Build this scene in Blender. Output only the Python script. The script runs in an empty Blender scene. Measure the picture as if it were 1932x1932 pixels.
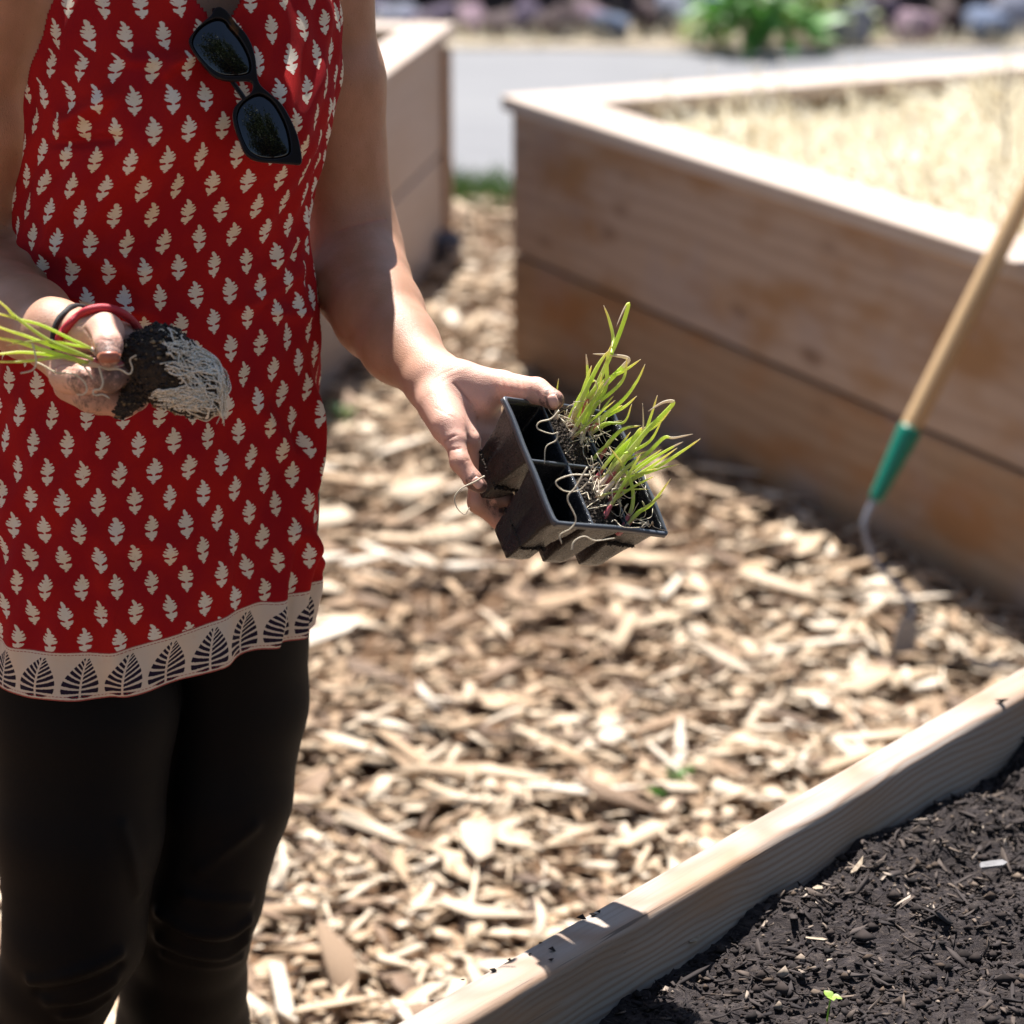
import bpy, bmesh, math, random
import numpy as np
from mathutils import Vector, Matrix
from mathutils.bvhtree import BVHTree

random.seed(7)
rng = np.random.default_rng(11)
S = bpy.context.scene
COL = S.collection

# ------------------------------------------------------------------ camera, world, sun, exposure
PITCH = math.radians(17.6)
F = 5138.0                      # focal length in pixels of a 1932 px wide picture
C0 = np.array([0.0, 0.0, 1.69])
RX = np.array([1.0, 0, 0])
UP = np.array([0, math.sin(PITCH), math.cos(PITCH)])
FW = np.array([0, math.cos(PITCH), -math.sin(PITCH)])


def at(x, y, d):
    """a point seen at pixel (x, y), d metres along the viewing axis"""
    return C0 + d * (FW + RX * (x - 966) / F + UP * (966 - y) / F)


def onz(x, y, z):
    r = FW + RX * (x - 966) / F + UP * (966 - y) / F
    return C0 + r * ((z - C0[2]) / r[2])


cam = bpy.data.cameras.new('camera')
cam.sensor_width = 36
cam.lens = 36 * F / 1932
cam.clip_start = 0.05
cam.clip_end = 600
cam.dof.use_dof = True
cam.dof.focus_distance = 2.37
cam.dof.aperture_fstop = 5.0
camo = bpy.data.objects.new('camera', cam)
camo.location = C0.tolist()
camo.rotation_euler = (math.radians(90) - PITCH, 0, 0)
COL.objects.link(camo)
S.camera = camo

TO_SUN = Vector((-0.07, 0.49, 1.0)).normalized()
W = bpy.data.worlds.new('World')
S.world = W
W.use_nodes = True
wn = W.node_tree.nodes
sky = wn.new('ShaderNodeTexSky')
sky.sky_type = 'NISHITA'
sky.sun_disc = False
sky.sun_elevation = math.asin(TO_SUN.z)
sky.sun_rotation = math.atan2(TO_SUN.x, TO_SUN.y)
wn['Background'].inputs['Strength'].default_value = 0.05
W.node_tree.links.new(sky.outputs[0], wn['Background'].inputs['Color'])
sun = bpy.data.lights.new('sun', 'SUN')
sun.energy = 5.0
sun.angle = math.radians(0.5)
sun.color = (1.0, 0.965, 0.915)
suno = bpy.data.objects.new('sun', sun)
suno.rotation_euler = TO_SUN.to_track_quat('Z', 'Y').to_euler()
suno.location = (0, 0, 8)
COL.objects.link(suno)
S.view_settings.view_transform = 'Standard'
S.view_settings.look = 'None'
S.view_settings.gamma = 1
S.view_settings.exposure = 1.32
S.view_settings.use_curve_mapping = False


# ------------------------------------------------------------------ object helpers
def link(o, parent=None):
    COL.objects.link(o)
    if parent is not None:
        o.parent = parent
    return o


def empty(name, loc=(0, 0, 0)):
    o = bpy.data.objects.new(name, None)
    o.location = loc
    o.empty_display_size = 0.05
    return link(o)


def tag(o, label=None, cat=None, group=None, kind=None):
    if label: o['label'] = label
    if cat: o['category'] = cat
    if group: o['group'] = group
    if kind: o['kind'] = kind
    return o


def mesh_obj(name, verts, faces, mat, parent=None, smooth=True, origin=None):
    """verts in world space; the object's origin goes to `origin`"""
    me = bpy.data.meshes.new(name)
    v = np.asarray(verts, dtype=float)
    o = bpy.data.objects.new(name, me)
    link(o, parent)
    if parent is not None:
        po = np.array(parent.matrix_basis.translation)
        pp = parent.parent
        while pp is not None:
            po = po + np.array(pp.matrix_basis.translation)
            pp = pp.parent
    else:
        po = np.zeros(3)
    og = po if origin is None else np.asarray(origin, dtype=float)
    o.location = (og - po).tolist()
    me.from_pydata((v - og).tolist(), [], [list(map(int, f)) for f in faces])
    if smooth:
        me.polygons.foreach_set('use_smooth', [True] * len(me.polygons))
    if mat: me.materials.append(mat)
    me.update()
    return o


def raw_mesh(name, verts, flat, sizes, mat, smooth=False, tint=None):
    """big mesh from numpy: flat loop indices and face sizes"""
    me = bpy.data.meshes.new(name)
    nv = len(verts)
    me.vertices.add(nv)
    me.vertices.foreach_set('co', np.asarray(verts, dtype=np.float32).ravel())
    sizes = np.asarray(sizes, dtype=np.int32)
    me.loops.add(len(flat))
    me.loops.foreach_set('vertex_index', np.asarray(flat, dtype=np.int32))
    me.polygons.add(len(sizes))
    st = np.zeros(len(sizes), dtype=np.int32)
    st[1:] = np.cumsum(sizes)[:-1]
    me.polygons.foreach_set('loop_start', st)
    me.polygons.foreach_set('loop_total', sizes)
    if smooth:
        me.polygons.foreach_set('use_smooth', np.ones(len(sizes), dtype=bool))
    me.update(calc_edges=True)
    me.validate()
    if tint is not None:
        a = me.attributes.new('tint', 'FLOAT', 'POINT')
        a.data.foreach_set('value', np.asarray(tint, dtype=np.float32))
    if mat: me.materials.append(mat)
    return me


def catmull(pts, n):
    p = np.asarray(pts, dtype=float)
    p = np.vstack([2 * p[0] - p[1], p, 2 * p[-1] - p[-2]])
    m = len(p) - 3
    t = np.linspace(0, m, n)
    i = np.minimum(t.astype(int), m - 1)
    f = (t - i)[:, None]
    a, b, c, d = p[i], p[i + 1], p[i + 2], p[i + 3]
    return 0.5 * (2 * b + (c - a) * f + (2 * a - 5 * b + 4 * c - d) * f ** 2 + (3 * b - a - 3 * c + d) * f ** 3)


def tube_geo(pts, rad, sides=6, flat=1.0, closed=False):
    """tube along pts (n,3) with radii; returns verts, faces"""
    p = np.asarray(pts, dtype=float)
    n = len(p)
    r = np.broadcast_to(np.asarray(rad, dtype=float), (n,))
    if closed:
        tg = np.roll(p, -1, 0) - np.roll(p, 1, 0)
    else:
        tg = np.gradient(p, axis=0)
    tg /= np.linalg.norm(tg, axis=1)[:, None] + 1e-12
    ref = np.array([0.31, 0.52, 0.79])
    nn = np.cross(tg[0], ref)
    nn /= np.linalg.norm(nn)
    vs = []
    for i in range(n):
        nn = nn - tg[i] * (nn @ tg[i])
        nn /= np.linalg.norm(nn) + 1e-12
        bb = np.cross(tg[i], nn)
        a = np.arange(sides) * 2 * math.pi / sides
        vs.append(p[i] + r[i] * (np.cos(a)[:, None] * nn + flat * np.sin(a)[:, None] * bb))
    v = np.vstack(vs)
    fs = []
    m = n if closed else n - 1
    for i in range(m):
        j = (i + 1) % n
        for k in range(sides):
            k2 = (k + 1) % sides
            fs.append((i * sides + k, i * sides + k2, j * sides + k2, j * sides + k))
    if not closed:
        fs.append(tuple(range(sides))[::-1])
        fs.append(tuple((n - 1) * sides + k for k in range(sides)))
    return v, fs


def join_geo(parts):
    vs, fs, off = [], [], 0
    for v, f in parts:
        vs.append(np.asarray(v))
        fs += [tuple(i + off for i in q) for q in f]
        off += len(v)
    return np.vstack(vs), fs


def set_attr(o, name, vals):
    a = o.data.attributes.new(name, 'FLOAT', 'POINT')
    a.data.foreach_set('value', np.asarray(vals, dtype=np.float32))


# ------------------------------------------------------------------ material helpers
class E:
    """socket expression -> math nodes"""
    nt = None

    def __init__(self, s): self.s = s

    @staticmethod
    def op(kind, *a):
        n = E.nt.nodes.new('ShaderNodeMath')
        n.operation = kind
        for i, v in enumerate(a):
            if isinstance(v, E): E.nt.links.new(v.s, n.inputs[i])
            else: n.inputs[i].default_value = float(v)
        return E(n.outputs[0])

    def __add__(s, o): return E.op('ADD', s, o)
    __radd__ = __add__
    def __sub__(s, o): return E.op('SUBTRACT', s, o)
    def __rsub__(s, o): return E.op('SUBTRACT', o, s)
    def __mul__(s, o): return E.op('MULTIPLY', s, o)
    __rmul__ = __mul__
    def __truediv__(s, o): return E.op('DIVIDE', s, o)
    def abs(s): return E.op('ABSOLUTE', s)
    def fract(s): return E.op('FRACT', s)
    def floor(s): return E.op('FLOOR', s)
    def sin(s): return E.op('SINE', s)
    def pow(s, o): return E.op('POWER', s, o)
    def gt(s, o): return E.op('GREATER_THAN', s, o)
    def lt(s, o): return E.op('LESS_THAN', s, o)
    def max(s, o): return E.op('MAXIMUM', s, o)
    def min(s, o): return E.op('MINIMUM', s, o)
    def step(s, lo, hi):
        n = E.nt.nodes.new('ShaderNodeMapRange')
        n.interpolation_type = 'SMOOTHSTEP'
        E.nt.links.new(s.s, n.inputs[0])
        n.inputs[1].default_value = lo
        n.inputs[2].default_value = hi
        return E(n.outputs[0])

    def curve(s, pts):
        n = E.nt.nodes.new('ShaderNodeFloatCurve')
        c = n.mapping.curves[0]
        n.mapping.extend = 'HORIZONTAL'
        n.mapping.use_clip = False
        while len(c.points) < len(pts): c.points.new(0.5, 0.5)
        for q, (x, y) in zip(c.points, pts):
            q.location = (x, y)
            q.handle_type = 'AUTO_CLAMPED'
        n.mapping.update()
        E.nt.links.new(s.s, n.inputs['Value'])
        return E(n.outputs[0])


def mat(name, base=(0.5, 0.5, 0.5), rough=0.6, **kw):
    m = bpy.data.materials.new(name)
    m.use_nodes = True
    nt = m.node_tree
    b = nt.nodes['Principled BSDF']
    b.inputs['Base Color'].default_value = (*base, 1)
    b.inputs['Roughness'].default_value = rough
    for k, v in kw.items():
        b.inputs[k.replace('_', ' ')].default_value = v
    E.nt = nt
    return m, nt, b


def noise(nt, scale, detail=4, rough=0.55, vec=None, dist=0.0):
    n = nt.nodes.new('ShaderNodeTexNoise')
    n.inputs['Scale'].default_value = scale
    n.inputs['Detail'].default_value = detail
    n.inputs['Roughness'].default_value = rough
    n.inputs['Distortion'].default_value = dist
    if vec is not None: nt.links.new(vec, n.inputs['Vector'])
    return n


def coords(nt, kind='Object', scale=(1, 1, 1), loc=(0, 0, 0)):
    t = nt.nodes.new('ShaderNodeTexCoord')
    mp = nt.nodes.new('ShaderNodeMapping')
    mp.inputs['Scale'].default_value = scale
    mp.inputs['Location'].default_value = loc
    nt.links.new(t.outputs[kind], mp.inputs['Vector'])
    return mp.outputs[0]


def ramp(nt, fac, stops):
    r = nt.nodes.new('ShaderNodeValToRGB')
    e = r.color_ramp.elements
    while len(e) < len(stops): e.new(0.5)
    for q, (p, c) in zip(e, stops):
        q.position = p
        q.color = (*c, 1)
    nt.links.new(fac, r.inputs[0])
    return r.outputs[0]


def mix(nt, fac, a, b, mode='MIX'):
    n = nt.nodes.new('ShaderNodeMix')
    n.data_type = 'RGBA'
    n.blend_type = mode
    for s, v in ((n.inputs[0], fac), (n.inputs[6], a), (n.inputs[7], b)):
        if isinstance(v, E): nt.links.new(v.s, s)
        elif isinstance(v, bpy.types.NodeSocket): nt.links.new(v, s)
        elif isinstance(v, tuple): s.default_value = (*v, 1)
        else: s.default_value = v
    return n.outputs[2]


def bump(nt, b, height, strength=0.3, dist=0.002):
    n = nt.nodes.new('ShaderNodeBump')
    n.inputs['Strength'].default_value = strength
    n.inputs['Distance'].default_value = dist
    nt.links.new(height.s if isinstance(height, E) else height, n.inputs['Height'])
    nt.links.new(n.outputs[0], b.inputs['Normal'])


def attr(nt, name):
    a = nt.nodes.new('ShaderNodeAttribute')
    a.attribute_name = name
    return E(a.outputs['Fac'])


def rnd(nt):
    return E(nt.nodes.new('ShaderNodeObjectInfo').outputs['Random'])


def basecol(nt, b, sock): nt.links.new(sock, b.inputs['Base Color'])


def wood_mat(name, light, dark, patch, patch_amt=0.5, ring=260.0, knots=False, grain=1.0, soiled=False):
    """sawn timber, grain along local X; annual rings from a pith below the board"""
    m, nt, b = mat(name, light, 0.7)
    r = rnd(nt)
    v = coords(nt, 'Object')
    sep = nt.nodes.new('ShaderNodeSeparateXYZ')
    nt.links.new(v, sep.inputs[0])
    x, y, z = (E(sep.outputs[i]) for i in range(3))
    wob = E(noise(nt, 1.0, 3, vec=coords(nt, 'Object', (1.7, 5, 5))).outputs['Fac'])
    wob2 = E(noise(nt, 1.0, 4, vec=coords(nt, 'Object', (9, 30, 30))).outputs['Fac'])
    zz = z + 0.075 + (wob - 0.5) * 0.10
    yy = y + (r - 0.5) * 0.05 + (wob2 - 0.5) * 0.012
    rad = E.op('SQRT', zz * zz + yy * yy)
    rings = ((rad * ring).sin() * 0.5 + 0.5)
    rings = rings.pow(1.6)
    fib = E(noise(nt, 1.0, 4, 0.7, vec=coords(nt, 'Object', (14, 420, 420))).outputs['Fac'])
    c = mix(nt, rings * 0.62 * grain, light, dark)
    big = E(noise(nt, 1.0, 3, vec=coords(nt, 'Object', (2.6, 7, 7))).outputs['Fac']).step(0.45, 0.68)
    c = mix(nt, big * patch_amt, c, patch)
    if knots:
        vo = nt.nodes.new('ShaderNodeTexVoronoi')
        nt.links.new(coords(nt, 'Object', (2.6, 0.1, 6.0), (0.3, 0, 0.2)), vo.inputs['Vector'])
        vo.inputs['Scale'].default_value = 1.0
        k = 1.0 - E(vo.outputs['Distance']).step(0.03, 0.17)
        c = mix(nt, k * 0.8, c, (0.13, 0.055, 0.02))
        gr = E(noise(nt, 1.0, 3, vec=coords(nt, 'Object', (3.5, 4, 4), (7, 0, 0))).outputs['Fac']).step(0.5, 0.7)
        c = mix(nt, gr * 0.35, c, (0.34, 0.27, 0.25))
    c = mix(nt, (fib - 0.5).abs() * 0.9, c, dark)
    if soiled:
        sp1 = E(noise(nt, 55, 5, 0.7).outputs['Fac']).step(0.60, 0.70)
        sp2 = E(noise(nt, 7, 3, 0.6).outputs['Fac']).step(0.50, 0.66)
        c = mix(nt, sp1 * sp2 * 0.75, c, (0.05, 0.035, 0.027))
        ck = E(noise(nt, 1.0, 3, 0.6, vec=coords(nt, 'Object', (2.2, 130, 130))).outputs['Fac']).step(0.665, 0.69)
        c = mix(nt, ck * 0.7, c, (0.06, 0.04, 0.03))
        c = mix(nt, sp2 * 0.35, c, (0.20, 0.15, 0.11))
        c = mix(nt, E(noise(nt, 260, 2).outputs['Fac']).step(0.71, 0.75) * 0.8, c, (0.04, 0.03, 0.025))
    basecol(nt, b, c)
    bump(nt, b, rings * 0.4 + fib, 0.35, 0.0012)
    return m


M = {}
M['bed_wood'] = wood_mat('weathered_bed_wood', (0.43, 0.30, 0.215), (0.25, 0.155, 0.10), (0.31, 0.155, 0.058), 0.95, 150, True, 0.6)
M['near_wood'] = wood_mat('near_bed_wood', (0.35, 0.30, 0.26), (0.21, 0.10, 0.045), (0.36, 0.21, 0.115), 0.95, 850, False, 0.8, True)
M['bed_wood_low'] = wood_mat('warm_bed_wood', (0.335, 0.21, 0.125), (0.19, 0.105, 0.055), (0.30, 0.13, 0.042), 0.95, 150, True, 0.6)  # warmer, darker brown for the lower front plank
M['cap_wood'] = wood_mat('sunlit_cap_wood', (0.64, 0.57, 0.50), (0.50, 0.40, 0.32), (0.60, 0.49, 0.38), 0.5, 200, False, 0.5)  # cap tone whitened in its colour to read as sunlit
M['pale_wood'] = wood_mat('pale_bed_wood', (0.47, 0.38, 0.32), (0.36, 0.28, 0.23), (0.40, 0.29, 0.21), 0.4, 150, False, 0.5)


def chip_mat(name, per_object):
    m, nt, b = mat(name, (0.5, 0.4, 0.3), 0.75)
    f = rnd(nt) if per_object else attr(nt, 'tint')
    n1 = E(noise(nt, 60, 4, 0.65).outputs['Fac'])
    ff = f * 0.88 + (n1 - 0.5) * 0.25
    c = ramp(nt, ff.s, [(0.0, (0.085, 0.05, 0.03)), (0.14, (0.20, 0.125, 0.075)), (0.28, (0.34, 0.225, 0.13)),
                        (0.46, (0.49, 0.37, 0.25)), (0.75, (0.60, 0.50, 0.385)), (1.0, (0.68, 0.61, 0.52))])
    fib = E(noise(nt, 1.0, 3, 0.7, vec=coords(nt, 'Object', (90, 900, 900))).outputs['Fac'])
    if per_object:
        c = mix(nt, (fib - 0.4).max(0.0) * 1.2, c, (0.25, 0.16, 0.09))
    basecol(nt, b, c)
    bump(nt, b, n1 + fib * 0.5, 0.4, 0.002)
    return m


M['chip'] = chip_mat('wood_chip', False)
M['chip_single'] = chip_mat('wood_chip_single', True)


# ------------------------------------------------------------------ ground, path, backdrop terrain
def ground_mat():
    m, nt, b = mat('mulch_floor', (0.16, 0.10, 0.06), 0.95)
    b.inputs['Specular IOR Level'].default_value = .1
    n = noise(nt, 45, 5, 0.65)
    basecol(nt, b, ramp(nt, n.outputs['Fac'], [(0.3, (0.045, 0.026, 0.015)), (0.5, (0.17, 0.10, 0.058)), (0.7, (0.36, 0.25, 0.16))]))
    bump(nt, b, n.outputs['Fac'], 0.8, 0.02)
    return m


g = mesh_obj('ground', [(-300, -300, 0), (300, -300, 0), (300, 300, 0), (-300, 300, 0)], [(0, 1, 2, 3)], ground_mat(), smooth=False)
tag(g, kind='structure')

m, nt, b = mat('paved_path', (0.40, 0.40, 0.415), 0.9)
n = noise(nt, 2.2, 5)
n2 = noise(nt, 160, 3)
c = ramp(nt, n.outputs['Fac'], [(.3, (.125, .126, .136)), (.7, (.165, .165, .17))])
basecol(nt, b, mix(nt, E(n2.outputs['Fac']).step(0.35, 0.7) * 0.35, c, (0.25, 0.25, 0.26)))
bump(nt, b, n2.outputs['Fac'], 0.5, 0.004)
yedge = np.linspace(-30, 30, 240)
wob = lambda x, s: 0.05 * np.sin(x * 2.3 + s) + 0.03 * np.sin(x * 5.1 + 2 * s)
v = [(x, 8.72 + wob(x, 1), 0.012) for x in yedge] + [(x, 12.05 + wob(x, 2), 0.012) for x in yedge]
N = len(yedge)
o = mesh_obj('path', v, [(i, i + 1, N + i + 1, N + i) for i in range(N - 1)], m, smooth=False)
tag(o, kind='structure')

m, nt, b = mat('sandy_verge', (0.55, 0.47, 0.36), 0.95)
n = noise(nt, 30, 5)
basecol(nt, b, ramp(nt, n.outputs['Fac'], [(0.3, (0.17, 0.13, 0.09)), (0.6, (0.31, 0.26, 0.20))]))
bump(nt, b, n.outputs['Fac'], 0.7, 0.02)
v = [(x, 12.0 + wob(x, 3), 0.018) for x in yedge] + [(x, 13.6, 0.018) for x in yedge]
o = mesh_obj('sandy_verge', v, [(i, i + 1, N + i + 1, N + i) for i in range(N - 1)], m, smooth=False)
tag(o, kind='structure')


m, nt, b = mat('dark_bank_soil', (.05, .035, .03), .95)
n = noise(nt, 12, 5)
basecol(nt, b, ramp(nt, n.outputs['Fac'], [(.3, (.022, .015, .014)), (.65, (.075, .052, .045))]))
bump(nt, b, n.outputs['Fac'], .7, .03)
rows = [(12.85, .02), (13.1, .16), (13.5, .5), (14.6, .8), (17, .85)]
v = [(x, y_ + wob(x, 4), z_ + .03 * math.sin(x * 3 + y_)) for (y_, z_) in rows for x in yedge]
o = mesh_obj('bank', v, [(r_ * N + i, r_ * N + i + 1, (r_ + 1) * N + i + 1, (r_ + 1) * N + i) for r_ in range(len(rows) - 1) for i in range(N - 1)], m)
tag(o, kind='structure')


# strands of dry grass / straw: three-sided tapered prisms, vectorised
def strands(name, base, direc, length, width, bend, tints, material):
    n = len(base)
    d = direc / np.linalg.norm(direc, axis=1)[:, None]
    side = np.cross(d, rng.normal(size=(n, 3)))
    side /= np.linalg.norm(side, axis=1)[:, None]
    nor = np.cross(d, side)
    segs = 3
    vs = []
    for s in range(segs + 1):
        t = s / segs
        ctr = base + d * (length * t)[:, None] + nor * (bend * t * t)[:, None]
        w = (width * (1 - 0.55 * t))[:, None]
        for k in range(3):
            a = k * 2 * math.pi / 3
            vs.append(ctr + w * (math.cos(a) * side + math.sin(a) * nor))
    V = np.stack(vs, 1).reshape(-1, 3)
    per = 3 * (segs + 1)
    fl = []
    for s in range(segs):
        for k in range(3):
            k2 = (k + 1) % 3
            fl += [s * 3 + k, s * 3 + k2, s * 3 + 3 + k2, s * 3 + 3 + k]
    fl = np.array(fl)
    flat = (np.arange(n)[:, None] * per + fl[None]).ravel()
    me = raw_mesh(name, V, flat, np.full(n * segs * 3, 4), material, True, np.repeat(tints, per))
    return link(bpy.data.objects.new(name, me))


def ramp_tint_mat(name, stops, rough=0.7, trans=0.0):
    m, nt, b = mat(name, (0.5, 0.5, 0.5), rough)
    b.inputs['Specular IOR Level'].default_value = .2
    f = attr(nt, 'tint') + (E(noise(nt, 25, 3).outputs['Fac']) - 0.5) * 0.2
    basecol(nt, b, ramp(nt, f.s, stops))
    if trans:
        b.inputs['Transmission Weight'].default_value = 0
        b.inputs['Subsurface Weight'].default_value = trans
        b.inputs['Subsurface Radius'].default_value = (0.004, 0.006, 0.001)
    return m


M['straw'] = ramp_tint_mat('straw', [(0, (0.46, 0.34, 0.19)), (0.2, (0.76, 0.66, 0.46)), (1, (0.90, 0.85, 0.71))])
M['green_grass'] = ramp_tint_mat('green_grass', [(0, (0.04, 0.10, 0.025)), (1, (0.14, 0.24, 0.07))])
n = 1500
bs = np.stack([rng.uniform(-2.5, 3.4, n), rng.uniform(12.0, 12.5, n), np.full(n, 0.018)], 1)
o = strands('dry_grass', bs, np.stack([rng.normal(0, .6, n), rng.normal(0, .6, n), rng.uniform(.3, 1, n)], 1),
            rng.uniform(.05, .16, n), rng.uniform(.0015, .003, n), rng.uniform(0, .05, n), rng.uniform(0.1, 1, n), M['straw'])
tag(o, kind='stuff')
n = 500
bx = np.concatenate([rng.normal(-.17, .06, n // 2), rng.normal(-.02, .05, n // 4), rng.uniform(-.2, 0.02, n - n // 2 - n // 4)])
bs = np.stack([bx, 8.55 + rng.normal(0, .09, n), np.full(n, 0.01)], 1)
o = strands('green_grass', bs, np.stack([rng.normal(0, .4, n), rng.normal(0, .4, n), rng.uniform(.5, 1, n)], 1),
            rng.uniform(.04, .12, n), rng.uniform(.002, .004, n), rng.uniform(0, .04, n), rng.uniform(0, 1, n), M['green_grass'])
tag(o, kind='stuff')


# ------------------------------------------------------------------ wood chips
OUT = np.array([(-.5, -.10), (-.30, -.46), (.30, -.50), (.5, .10), (.26, .48), (-.36, .40)])


def chip_verts(n, L, Wd, T, jit=0.16):
    o = OUT[None] + rng.normal(0, jit, (n, 6, 2)) * np.array([.75, 1.0])
    x, y = o[:, :, 0] * L[:, None], o[:, :, 1] * Wd[:, None]
    y = y + (rng.normal(0, .22, n) / L)[:, None] * x ** 2
    bend = rng.normal(0, .16, n)[:, None] * (x ** 2) / (L[:, None] + 1e-9) + rng.normal(0, .25, n)[:, None] * x * y / L[:, None]
    th = T[:, None] * rng.uniform(.5, 1.2, (n, 6))
    top = np.stack([x, y, bend + th], 2)
    bot = np.stack([x * rng.uniform(.8, 1.1, (n, 6)), y * rng.uniform(.8, 1.15, (n, 6)), bend], 2)
    return np.concatenate([top, bot], 1)       # n,12,3


CH_FL = [0, 1, 2, 3, 4, 5] + [11, 10, 9, 8, 7, 6]
CH_SZ = [6, 6]
for k in range(6):
    k2 = (k + 1) % 6
    CH_FL += [k, k + 6, k2 + 6, k2]
    CH_SZ.append(4)


def rotmats(n, tilt):
    yaw = rng.uniform(0, 2 * np.pi, n)
    ax, ay = rng.normal(0, tilt, n), rng.normal(0, tilt, n)
    cy, sy = np.cos(yaw), np.sin(yaw)
    Z = np.zeros(n); O = np.ones(n)
    Rz = np.stack([np.stack([cy, -sy, Z], 1), np.stack([sy, cy, Z], 1), np.stack([Z, Z, O], 1)], 1)
    Rx = np.stack([np.stack([O, Z, Z], 1), np.stack([Z, np.cos(ax), -np.sin(ax)], 1), np.stack([Z, np.sin(ax), np.cos(ax)], 1)], 1)
    Ry = np.stack([np.stack([np.cos(ay), Z, np.sin(ay)], 1), np.stack([Z, O, Z], 1), np.stack([-np.sin(ay), Z, np.cos(ay)], 1)], 1)
    return Rz @ Rx @ Ry


def chip_heap(name, pos, L, Wd, T, tilt, tints, material, parent=None):
    n = len(pos)
    V = chip_verts(n, L, Wd, T)
    R = rotmats(n, tilt)
    V = np.einsum('nij,nkj->nki', R, V) + pos[:, None]
    flat = (np.arange(n)[:, None] * 12 + np.array(CH_FL)[None]).ravel()
    me = raw_mesh(name, V.reshape(-1, 3), flat, np.tile(CH_SZ, n), material, False, np.repeat(tints, 12))
    o = bpy.data.objects.new(name, me)
    return link(o, parent)


def visible_xy(n, y0, y1, margin=0.35):
    y = rng.uniform(0, 1, n)
    y = y0 + (y1 - y0) * y
    half = y * 0.20 + margin
    return rng.uniform(-1, 1, n) * half, y


def heap_z(x, y):
    """gentle lumps, a little higher against the middle bed"""
    return 0.012 + 0.014 * np.sin(x * 3.1 + y * 1.7) * np.sin(y * 2.3 - x) + 0.006 * np.sin(x * 9 + y * 7)


BEDC = np.array([0.0, 6.53])                      # near left corner of the bed in the middle distance
BU = np.array([0.4386, -0.8987])                  # along its front
BV = np.array([0.8987, 0.4386])                   # along its far side


def clear_of_beds(x, y):
    q = np.stack([x, y], 1) - BEDC
    inb = (q @ BU > -0.02) & (q @ BU < 2.6) & (q @ BV > -0.02)
    q2 = np.stack([x, y], 1) - np.array([-0.19, 7.9])
    d = np.array([-0.153, -0.988])
    nn = np.array([0.988, -0.153])
    inb |= (q2 @ d > -0.05) & (q2 @ d < 2.26) & (q2 @ nn < 0.04) & (q2 @ nn > -1.4)
    return ~inb & (y < 8.62 + 0.05 * np.sin(x * 9))


def damp(x, y):
    """darker, barer patches of the mulch"""
    w = 1.15 * np.exp(-((x + .05) / .42) ** 2 - ((y - 4.9) / .7) ** 2) + .8 * np.exp(-((x - .15) / .3) ** 2 - ((y - 5.9) / .35) ** 2) + .55 * np.exp(-((x + .35) / .2) ** 2 - ((y - 4.2) / .4) ** 2)
    w = w + .35 * (np.sin(x * 4.3 + 1.2 * np.sin(y * 2.9)) * np.sin(y * 3.7 + x * 2.2) > .45)
    return np.clip(w, 0, 1)


def spread(n, med, sig, lo, hi, a0, a1, wmax, t0, t1, tilt, depth):
    x, y = visible_xy(n, 2.35, 8.75)
    k = clear_of_beds(x, y)
    x, y = x[k], y[k]
    n = len(x)
    L = np.exp(rng.normal(math.log(med), sig, n)).clip(lo, hi)
    Wd = np.minimum(L * rng.uniform(a0, a1, n), wmax) + .0015
    lay = rng.uniform(0, 1, n)
    dm = damp(x, y)
    tint = np.clip(rng.beta(1.7, 1.15, n) * (0.5 + 0.5 * lay) * (1 - .55 * dm), 0, 1)
    return np.stack([x, y, heap_z(x, y) + lay * depth], 1), L, Wd, rng.uniform(t0, t1, n), tint, tilt, dm


heaps = [spread(13000, .068, .42, .025, .17, .13, .36, .038, .0015, .0055, .15, .018),
         spread(11000, .048, .55, .012, .15, .05, .16, .011, .0012, .004, .20, .022),
         spread(16000, .014, .45, .005, .03, .2, .6, .014, .001, .003, .35, .020)]
for hi_, (pos, L, Wd, T, tint, tilt, dm) in enumerate(heaps):
    keep = rng.uniform(0, 1, len(pos)) > dm * (.45 if hi_ < 2 else .1)
    chip_heap('wood_chips', pos[keep], L[keep], Wd[keep], T[keep], tilt, tint[keep], M['chip'], g)['kind'] = 'stuff'

# the 300 chips that show largest, each one its own
protos = []
for k in range(14):
    L1 = np.array([1.0]); W1 = np.array([rng.uniform(.14, .38)]); T1 = np.array([rng.uniform(.035, .08)])
    V = chip_verts(1, L1, W1, T1)[0]
    me = raw_mesh('wood_chip', V, CH_FL, CH_SZ, M['chip_single'])
    bm = bmesh.new(); bm.from_mesh(me)
    bmesh.ops.bevel(bm, geom=list(bm.edges), offset=0.012, segments=1, affect='EDGES')
    bm.to_mesh(me); bm.free()
    protos.append(me)
cnt = 0
while cnt < 300:
    yy = 3.0 + 3.3 * random.random() ** 1.25
    xx = random.uniform(-1, 1) * (yy * 0.19 + 0.05)
    if not clear_of_beds(np.array([xx]), np.array([yy]))[0]: continue
    o = bpy.data.objects.new('wood_chip', random.choice(protos))
    s = random.uniform(.08, .15) if cnt > 60 else random.uniform(.12, .19)
    o.scale = (s, s * random.uniform(.6, 1.1), s * random.uniform(.6, 1.0))
    o.location = (xx, yy, float(heap_z(xx, yy)) + random.uniform(.018, .032))
    o.rotation_euler = (random.gauss(0, .16), random.gauss(0, .16), random.uniform(0, 6.28))
    link(o, g)
    cnt += 1


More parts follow.
